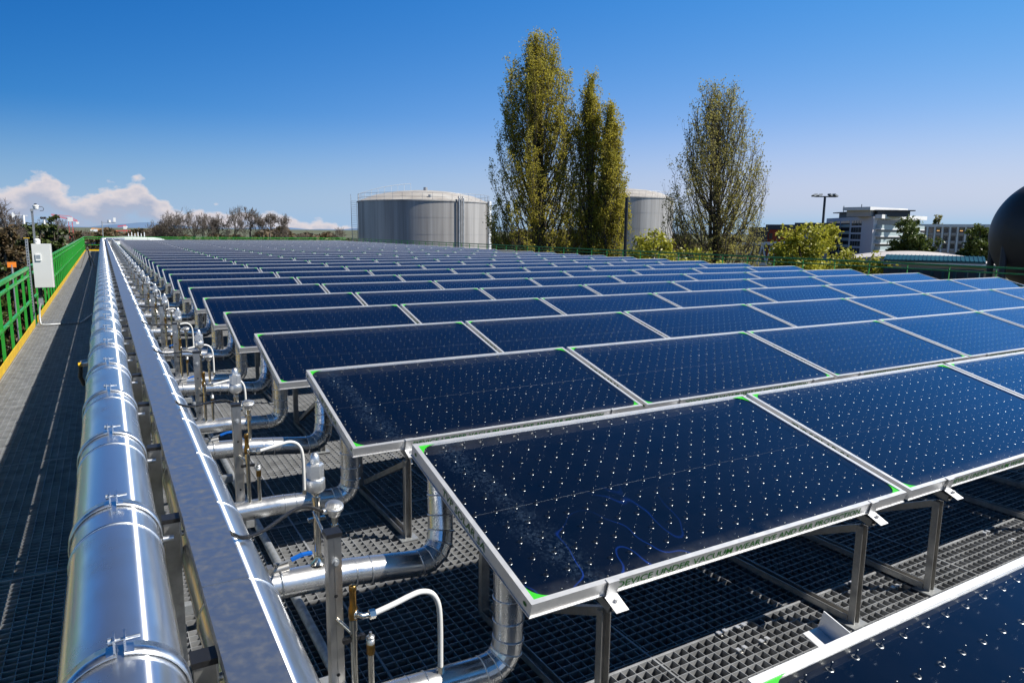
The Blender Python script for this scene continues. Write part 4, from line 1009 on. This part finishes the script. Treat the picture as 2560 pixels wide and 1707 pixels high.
# ---------------------------------------------------------------- apartment blocks
def facade_block():
    D = 235
    A = at(1899, 500, D+18); B = at(2007, 500, D-12); C_ = at(2112, 500, D+12)
    ztop = at(2007, 497, D-12).z; fl = (ztop-ZG-1)/7.0
    t_ = thing('apartment_block', (B.x, B.y, ZG), 'grey eight storey apartment block with glass balconies and dark roof level', 'building')
    def wall(m, P, Q, z0, z1, th, u0=0, u1=1, off=0):
        d = (Q-P); d.z = 0; L_ = d.length; d.normalize(); nrm = Vector((d.y, -d.x, 0))
        if nrm.dot(Vector((P.x,P.y,0))) > 0: nrm = -nrm
        a = P+d*L_*u0+nrm*off; b_ = P+d*L_*u1+nrm*off
        v = [(a.x,a.y),(b_.x,b_.y),(b_.x-nrm.x*th,b_.y-nrm.y*th),(a.x-nrm.x*th,a.y-nrm.y*th)]
        m.add([(x,y,z0) for x,y in v]+[(x,y,z1) for x,y in v], ((0,1,5,4),(1,2,6,5),(2,3,7,6),(3,0,4,7),(4,5,6,7),(3,2,1,0)))
    m = MB(); nA = (A-B).normalized()
    Dn = A + (C_-B)
    m.add([(A.x,A.y,ZG),(B.x,B.y,ZG),(C_.x,C_.y,ZG),(Dn.x,Dn.y,ZG),(A.x,A.y,ztop),(B.x,B.y,ztop),(C_.x,C_.y,ztop),(Dn.x,Dn.y,ztop)], ((0,1,5,4),(1,2,6,5),(2,3,7,6),(3,0,4,7),(4,5,6,7)))
    m.build('walls', 'plaster', t_)
    for f in range(6):
        z = ztop-1.0-f*fl
        for (u0,u1) in ((.58,.78),(.35,.54),(.22,.33),(.08,.18)):
            m = MB(); wall(m, B, A, z-1.45, z, .3, 1-u1-.0, 1-u0, .06); wn = m.build('window', 'darkwin', t_)
            if u0 != .58: 
                m = MB(); wall(m, B, A, z-1.95, z-1.10, .1, 1-u1, 1-u0, .16); m.build('parapet', 'glassrail', wn)
            else:
                m = MB()
                for q_ in range(1,4): wall(m, B, A, z-1.4, z-.05, .05, 1-u1+(u1-u0)*q_/4-.002, 1-u1+(u1-u0)*q_/4+.002, .12)
                m.build('mullions', 'greyplastic', wn)
        m = MB(); wall(m, B, C_, z-1.6, z+.1, .4, .08, .98, .05); m.build('window', 'darkwin', t_)
        m = MB(); wall(m, B, C_, z-2.35, z-1.35, 1.7, .06, 1.0, 1.75); m.build('balcony', 'glassrail', t_)
        m = MB(); wall(m, B, C_, z-2.65, z-2.36, 1.9, .04, 1.0, 1.8); m.build('balcony_slab', 'whiteconc', t_)
    m = MB(); wall(m, B, C_, ztop-.6, ztop+.5, 1.9, .03, 1.03, 1.85); m.build('cornice', 'whiteconc', t_)
    m = MB(); wall(m, B, A, ztop, ztop+1.5, 9, .02, .80, -1.2); m.build('roof_storey', 'darkroof', t_)
    m = MB(); wall(m, B, C_, ztop+.0, ztop+1.7, 7, .0, .68, -1.0); m.build('penthouse', 'concrete', t_)
    m = MB(); wall(m, B, C_, ztop+1.7, ztop+2.6, 8, -.05, .75, -.5); m.build('penthouse_roof', 'whiteconc', t_)
    m = MB(); wall(m, B, A, ztop+1.5, ztop+1.8, 11, .0, .88, -.3); m.build('roof_slab', 'darkroof', t_)
    m = MB()
    for u in (.25,.62):
        q = B.lerp(A, u); m.cyl((q.x,q.y,ztop+1.8),(q.x,q.y,ztop+3.6),.12,6)
    m.build('antenna', 'darkroof', t_)
facade_block()
D = 330
A = at(2112, 515, D); B = at(2290, 519, D); zt = A.z; t_ = thing('apartment_block', (A.x, A.y, ZG), 'long low white apartment block with orange awnings behind the trees', 'building')
d = (B-A); d.z = 0; L_ = d.length; d.normalize(); nr = Vector((-d.y, d.x, 0)); nr = nr if nr.dot(Vector((A.x,A.y,0))) < 0 else -nr
def slab(m, u0, u1, z0, z1, o0, o1):
    a = A+d*u0; b_ = A+d*u1; v = [(a+nr*o1), (b_+nr*o1), (b_+nr*o0), (a+nr*o0)]
    m.add([(q.x,q.y,z0) for q in v]+[(q.x,q.y,z1) for q in v], ((0,1,5,4),(1,2,6,5),(2,3,7,6),(3,0,4,7),(4,5,6,7),(3,2,1,0)))
m = MB(); slab(m, 0, L_, ZG, zt-1.2, -10, 0); m.build('walls', 'concrete', t_)
m = MB(); slab(m, -.5, L_+.5, zt-1.1, zt, -11, 1.2); m.build('roof_edge', 'whiteconc', t_)
nb = 10; bw = L_/nb
for i in range(nb):
    m = MB(); slab(m, i*bw+.1, i*bw+.7, zt-11, zt-1.1, 0.02, 1.1); m.build('pier', 'whiteconc', t_)
    for f in range(3):
        z = zt-1.6-f*3.1
        m = MB(); slab(m, i*bw+1.0, i*bw+bw-.3, z-1.8, z, .02, .10); wn = m.build('window', 'darkwin', t_)
        m = MB(); slab(m, i*bw+.8, i*bw+bw-.1, z-2.6, z-1.85, .9, 1.02); m.build('balcony', 'concrete', t_)
        if (i, f) in ((2,0),(2,1),(5,0),(5,0)):
            m = MB(); a = A+d*(i*bw+1.1)+nr*1.0; b_ = A+d*(i*bw+bw*.8)+nr*1.0; m.add([(a.x,a.y,z-.1),(b_.x,b_.y,z-.1),(b_.x+nr.x*1.6,b_.y+nr.y*1.6,z-1.1),(a.x+nr.x*1.6,a.y+nr.y*1.6,z-1.1),(a.x,a.y,z-.2),(b_.x,b_.y,z-.2),(b_.x+nr.x*1.6,b_.y+nr.y*1.6,z-1.2),(a.x+nr.x*1.6,a.y+nr.y*1.6,z-1.2)], [(0,1,2,3),(7,6,5,4),(0,4,5,1),(1,5,6,2),(2,6,7,3),(3,7,4,0)]); m.build('awning', 'awning', t_)
# red brick building with dark roof, plus low blocks
def simple_block(name, px0, px1, pyt, dist, depth, wm, rm, label, pyb=None, rows=2, cols=4, rh=1.2):
    a = at(px0, pyt, dist); b_ = at(px1, pyt, dist); zt = (a.z+b_.z)/2; t_ = thing(name, (a.x,a.y,ZG), label, 'building'); d = (b_-a); d.z = 0; L_ = d.length; d.normalize()
    n_ = Vector((d.y,-d.x,0)); n_ = n_ if n_.dot(Vector((a.x,a.y,0))) < 0 else -n_
    def sb(m, u0,u1,z0,z1,o0,o1):
        P, Q = a+d*u0, a+d*u1; v = [P+n_*o1, Q+n_*o1, Q+n_*o0, P+n_*o0]
        m.add([(q.x,q.y,z0) for q in v]+[(q.x,q.y,z1) for q in v], ((0,1,5,4),(1,2,6,5),(2,3,7,6),(3,0,4,7),(4,5,6,7),(3,2,1,0)))
    m = MB(); sb(m, 0, L_, ZG, zt-rh, -depth, 0); m.build('walls', wm, t_)
    m = MB(); sb(m, -.3, L_+.3, zt-rh, zt, -depth-.3, .4); m.build('roof', rm, t_)
    for i in range(cols):
        for j in range(rows):
            u = L_*(i+.3)/cols; m = MB(); sb(m, u, u+L_*.45/cols, zt-rh-1.2-j*3-1.2, zt-rh-1.0-j*3, .01, .06); m.build('window', 'darkwin', t_)
    return t_
simple_block('brick_building', 1762, 1838, 516, 190, 12, 'redbrick', 'darkroof', 'red brick building with a dark roof behind the yellow green trees')
simple_block('dark_building', 1722, 1764, 522, 180, 10, 'darkroof', 'darkroof', 'dark low building left of the red brick building', cols=3)
simple_block('pale_building', 1828, 1905, 512, 240, 10, 'concrete', 'darkroof', 'pale flat building between the brick one and the grey apartment block', cols=5)
# truss footbridge
t_ = thing('truss_bridge', at(1740, 560, 95), 'white steel truss frame behind the trees below the red brick building', 'truss')
a = at(1690, 561, 95); b_ = at(1815, 558, 95); a2 = a-Vector((0,0,2.6)); b2 = b_-Vector((0,0,2.6))
MB().bar(a, b_, .3, .35).build('top_chord', 'steelwhite', t_); MB().bar(a2, b2, .3, .3).build('bottom_chord', 'steelwhite', t_)
m = MB(); n_ = 6
for i in range(n_):
    p_, q_ = a.lerp(b_, i/n_), a.lerp(b_, (i+1)/n_); r_ = (p_+q_)/2-Vector((0,0,2.6)); m.bar(p_, r_, .18, .18); m.bar(r_, q_, .18, .18)
m.build('diagonals', 'steelwhite', t_)
m = MB()
for f in (.1,.9): q_ = a2.lerp(b2, f); m.cyl((q_.x,q_.y,ZG),(q_.x,q_.y,q_.z),.25,8)
m.build('pier', 'concrete', t_)
# vaulted pale roof
def vault(px0, px1, pyt, pyb, dist, depth):
    a = at(px0, pyb, dist); b_ = at(px1, pyb, dist); zt = at((px0+px1)/2, pyt, dist).z; t_ = thing('vaulted_hall', (a.x,a.y,ZG), 'wide hall with a low curved pale roof below the apartment blocks', 'building')
    n_ = 24; d = b_-a; d.z = 0; nn = Vector((d.y,-d.x,0)).normalized(); nn = -nn if nn.dot(Vector((a.x,a.y,0))) < 0 else nn
    m = MB(); vs = []
    for i in range(n_+1):
        f = i/n_; z = a.z + (zt-a.z)*math.sin(math.pi*f)**.7
        for o_, dz in ((0,0),(0,-.5),(depth,-.5),(depth,0)): q = a+d*f+nn*o_; vs.append((q.x,q.y,z+dz))
    fs = []
    for i in range(n_):
        for k_ in range(4): fs.append((i*4+k_, (i+1)*4+k_, (i+1)*4+(k_+1) % 4, i*4+(k_+1) % 4))
    m.add(vs, fs, False); m.build('roof', 'concrete', t_)
    m = MB(); vs = []
    for i in range(n_+1):
        f = i/n_; z = a.z + (zt-a.z)*math.sin(math.pi*f)**.7
        for o_ in (1.5, 2.0): q = a+d*f+nn*o_; vs += [(q.x,q.y,ZG),(q.x,q.y,z-.3)]
    fs = []
    for i in range(n_):
        b0 = i*4; fs += [(b0,b0+4,b0+5,b0+1),(b0+2,b0+3,b0+7,b0+6)]
    m.add(vs, fs); m.build('wall', 'concrete', t_)
vault(1890, 2320, 588, 606, 80, 26)
# teal slatted shed behind the right railing
t_ = thing('teal_roof_shed', at(2160, 600, 45), 'low shed with a dark teal slatted roof and dark front behind the railing', 'building')
a = at(2035, 588, 45); b_ = at(2262, 586, 45); a.z = b_.z = (a.z+b_.z)/2; d = (b_-a).normalized(); nn = Vector((d.y,-d.x,0)); nn = -nn if nn.dot(Vector((a.x,a.y,0))) > 0 else nn
m = MB(); m.add([a, b_, b_+nn*1.6-Vector((0,0,.22)), a+nn*1.6-Vector((0,0,.22)), a-Vector((0,0,.1)), b_-Vector((0,0,.1)), b_+nn*1.6-Vector((0,0,.32)), a+nn*1.6-Vector((0,0,.32))], [(0,1,2,3),(7,6,5,4),(0,4,5,1),(1,5,6,2),(2,6,7,3),(3,7,4,0)]); rf = m.build('roof', 'teal', t_)
m = MB()
L_ = (b_-a).length
for i in range(24): q = a+d*L_*(i+.5)/24; m.bar(q+Vector((0,0,.02)), q+nn*1.6-Vector((0,0,.20)), .03, .03)
m.build('roof_ribs', 'teal', rf)
m = MB(); m.bar(a+nn*1.65-Vector((0,0,.42)), b_+nn*1.65-Vector((0,0,.42)), .15, .09); m.build('gutter', 'steelwhite', t_)
m = MB(); q, q2 = a+nn*.9, b_+nn*.9; hh = a.z-.66-ZG; m.bar((q.x,q.y,ZG+hh/2),(q2.x,q2.y,ZG+hh/2), .2, hh); m.build('front_wall', 'darkroof', t_)
for i in range(9):
    q = a+d*L_*(i+.5)/9+nn*1.5; MB().bar((q.x,q.y,ZG),(q.x,q.y,a.z-.8),.12,.12).build('post','teal',t_)
for i in range(3):
    q = a+d*L_*(.35+i*.17)+nn*1.06; MB().bar((q.x,q.y,a.z-1.5),(q.x+d.x*1.6,q.y+d.y*1.6,a.z-1.5),.06,.35).build('window','concrete',t_)

# ---------------------------------------------------------------- cranes
def crane(px, pyt, pxl, pyl, pxr, pyr, dist, m_, label):
    p = at(px, pyt, dist); l = at(pxl, pyl, dist); r_ = at(pxr, pyr, dist); t_ = thing('tower_crane', (p.x,p.y,ZG), label, 'crane', 'tower cranes far away')
    mm = MB(); s_ = 1.0
    for dx in (-s_, s_):
        for dy in (-s_, s_): mm.bar((p.x+dx,p.y+dy,ZG),(p.x+dx,p.y+dy,p.z),.25,.25)
    k_ = 0; z = ZG
    while z < p.z-3:
        sg = 1 if k_ % 2 else -1; mm.bar((p.x-s_*sg,p.y-s_,z),(p.x+s_*sg,p.y-s_,z+3),.14,.14); mm.bar((p.x-s_,p.y+s_*sg,z),(p.x-s_,p.y-s_*sg,z+3),.14,.14); z += 3; k_ += 1
    mm.build('tower', m_, t_)
    mm = MB(); mm.bar(l, r_, .35, .35); up_ = Vector((0,0,1.5)); mm.bar(l+up_*.3, p+up_*.6, .18, .18); mm.bar(p+up_*.6, r_+up_*.3, .18, .18); n_ = 16
    for i in range(n_):
        q = l.lerp(r_, i/n_); q2 = l.lerp(r_, (i+.5)/n_)+up_*.7; q3 = l.lerp(r_, (i+1)/n_); mm.bar(q, q2, .12, .12); mm.bar(q2, q3, .12, .12)
    mm.build('jib', m_, t_)
    MB().box(p.x-1.4,p.x+1.4,p.y-1.4,p.y+1.4,p.z-2.4,p.z+.2).build('cab', 'steelwhite', t_)
    q = l if (l-p).length < (r_-p).length else r_
    MB().box(q.x-.8,q.x+.8,q.y-.8,q.y+.8,q.z-1.5,q.z-.2).build('counterweight', 'white', t_)
crane(161, 500, 118, 494, 178, 509, 520, 'cranered', 'red and white tower crane left of the railing corner')
crane(287, 520, 270, 521, 290, 519, 700, 'cranered', 'thin red tower crane over the start of the panel rows')
crane(219, 527, 210, 526, 270, 533, 640, 'craneorange', 'orange tower crane with a long jib above the walkway end')
crane(262, 532, 222, 533, 300, 530, 800, 'cranered', 'faint red crane crossing behind the orange jib')
t_ = thing('domed_roof_tank', at(300, 549, 95), 'low white domed roof with small vents beyond the far railing', 'tank')
q = at(300, 549, 95); q.z = at(300, 545, 95).z
MB().lathe((q.x,q.y,ZG), [(4,0),(4,q.z-ZG-.45),(3.3,q.z-ZG-.12),(1.8,q.z-ZG+.05),(.01,q.z-ZG+.12)], 40).build('shell','steelwhite',t_)
m = MB()
for i in range(6): m.cyl((q.x-.2+i*.33,q.y-.5,q.z-.1),(q.x-.2+i*.33,q.y-.5,q.z+.45+.15*(i % 2)),.05,6)
m.build('vents','steelwhite',t_)

# ---------------------------------------------------------------- lower left: house roof with collectors, scrap
hx, hy = -9.5, 27.0
t_ = thing('tiled_house', (hx, hy, ZG), 'house with brown tiled roof and dark roof panels below the left railing', 'house')
zr = -2.0
MB().box(hx-7, hx+4, hy-4, hy+4.5, ZG, zr-2.0).build('walls', 'concrete', t_)
m = MB(); m.add([(hx-7.5,hy-4.8,zr-2.2),(hx+4.6,hy-4.8,zr-2.2),(hx+4.6,hy,zr),(hx-7.5,hy,zr),(hx+4.6,hy+4.8,zr-2.2),(hx-7.5,hy+4.8,zr-2.2)], [(0,1,2,3),(3,2,4,5),(0,3,5),(1,4,2)])
for j in range(15):
    f = j/15; m.bar((hx-7.5,hy-4.8*(1-f),zr-2.2*(1-f)+.02),(hx+4.6,hy-4.8*(1-f),zr-2.2*(1-f)+.02),.07,.07)
rf = m.build('roof', 'tile', t_)
for k_ in range(5):
    x = hx-6.2+k_*2.1; f0, f1 = .25, .85
    a = Vector((x,hy-4.8*(1-f0),zr-2.2*(1-f0)+.16)); b_ = Vector((x,hy-4.8*(1-f1),zr-2.2*(1-f1)+.16)); dd = (b_-a)
    pv = MB(); pv.add([a, a+Vector((1.9,0,0)), b_+Vector((1.9,0,0)), b_], [(0,1,2,3)]); pv.build('roof_panel', 'pv', rf)
    m = MB()
    for i in range(7): m.bar(a+Vector((i*1.9/6,0,.01)), b_+Vector((i*1.9/6,0,.01)), .03,.02)
    for i in range(5): m.bar(a+dd*(i/4)+Vector((0,0,.012)), a+dd*(i/4)+Vector((1.9,0,.012)), .03,.02)
    m.build('panel_grid', 'galv', rf)
m = MB(); rn = random.Random(5)
for i in range(900):
    x, y = rn.uniform(-9,-2.2), rn.uniform(6,22); z = ZG+.2+rn.random()*3.4*math.exp(-((x+5)/3)**2); a = rn.uniform(0,3.14); l = rn.uniform(.4,1.8)
    m.bar((x,y,z),(x+math.cos(a)*l,y+math.sin(a)*l,z+rn.uniform(-.4,.5)),rn.uniform(.03,.14),rn.uniform(.02,.10))
o = m.build('scrap_pile', 'scrapwhite'); tag(o, 'heap of pale rods and rubble on the ground below the left railing', 'scrap heap', kind='stuff')
for i, (px_, py_, lab) in enumerate(((27,608,'small orange sign on a thin post in the yard below the left railing'),)):
    q = at(px_, py_, 33); t_ = thing('yard_sign', (q.x,q.y,ZG), lab, 'sign'); MB().cyl((q.x,q.y,ZG),(q.x,q.y,q.z),.04,6).build('post','galv',t_)
    MB().box(q.x-.14,q.x+.14,q.y-.03,q.y+.03,q.z-.10,q.z+.10).build('board','orange',t_)
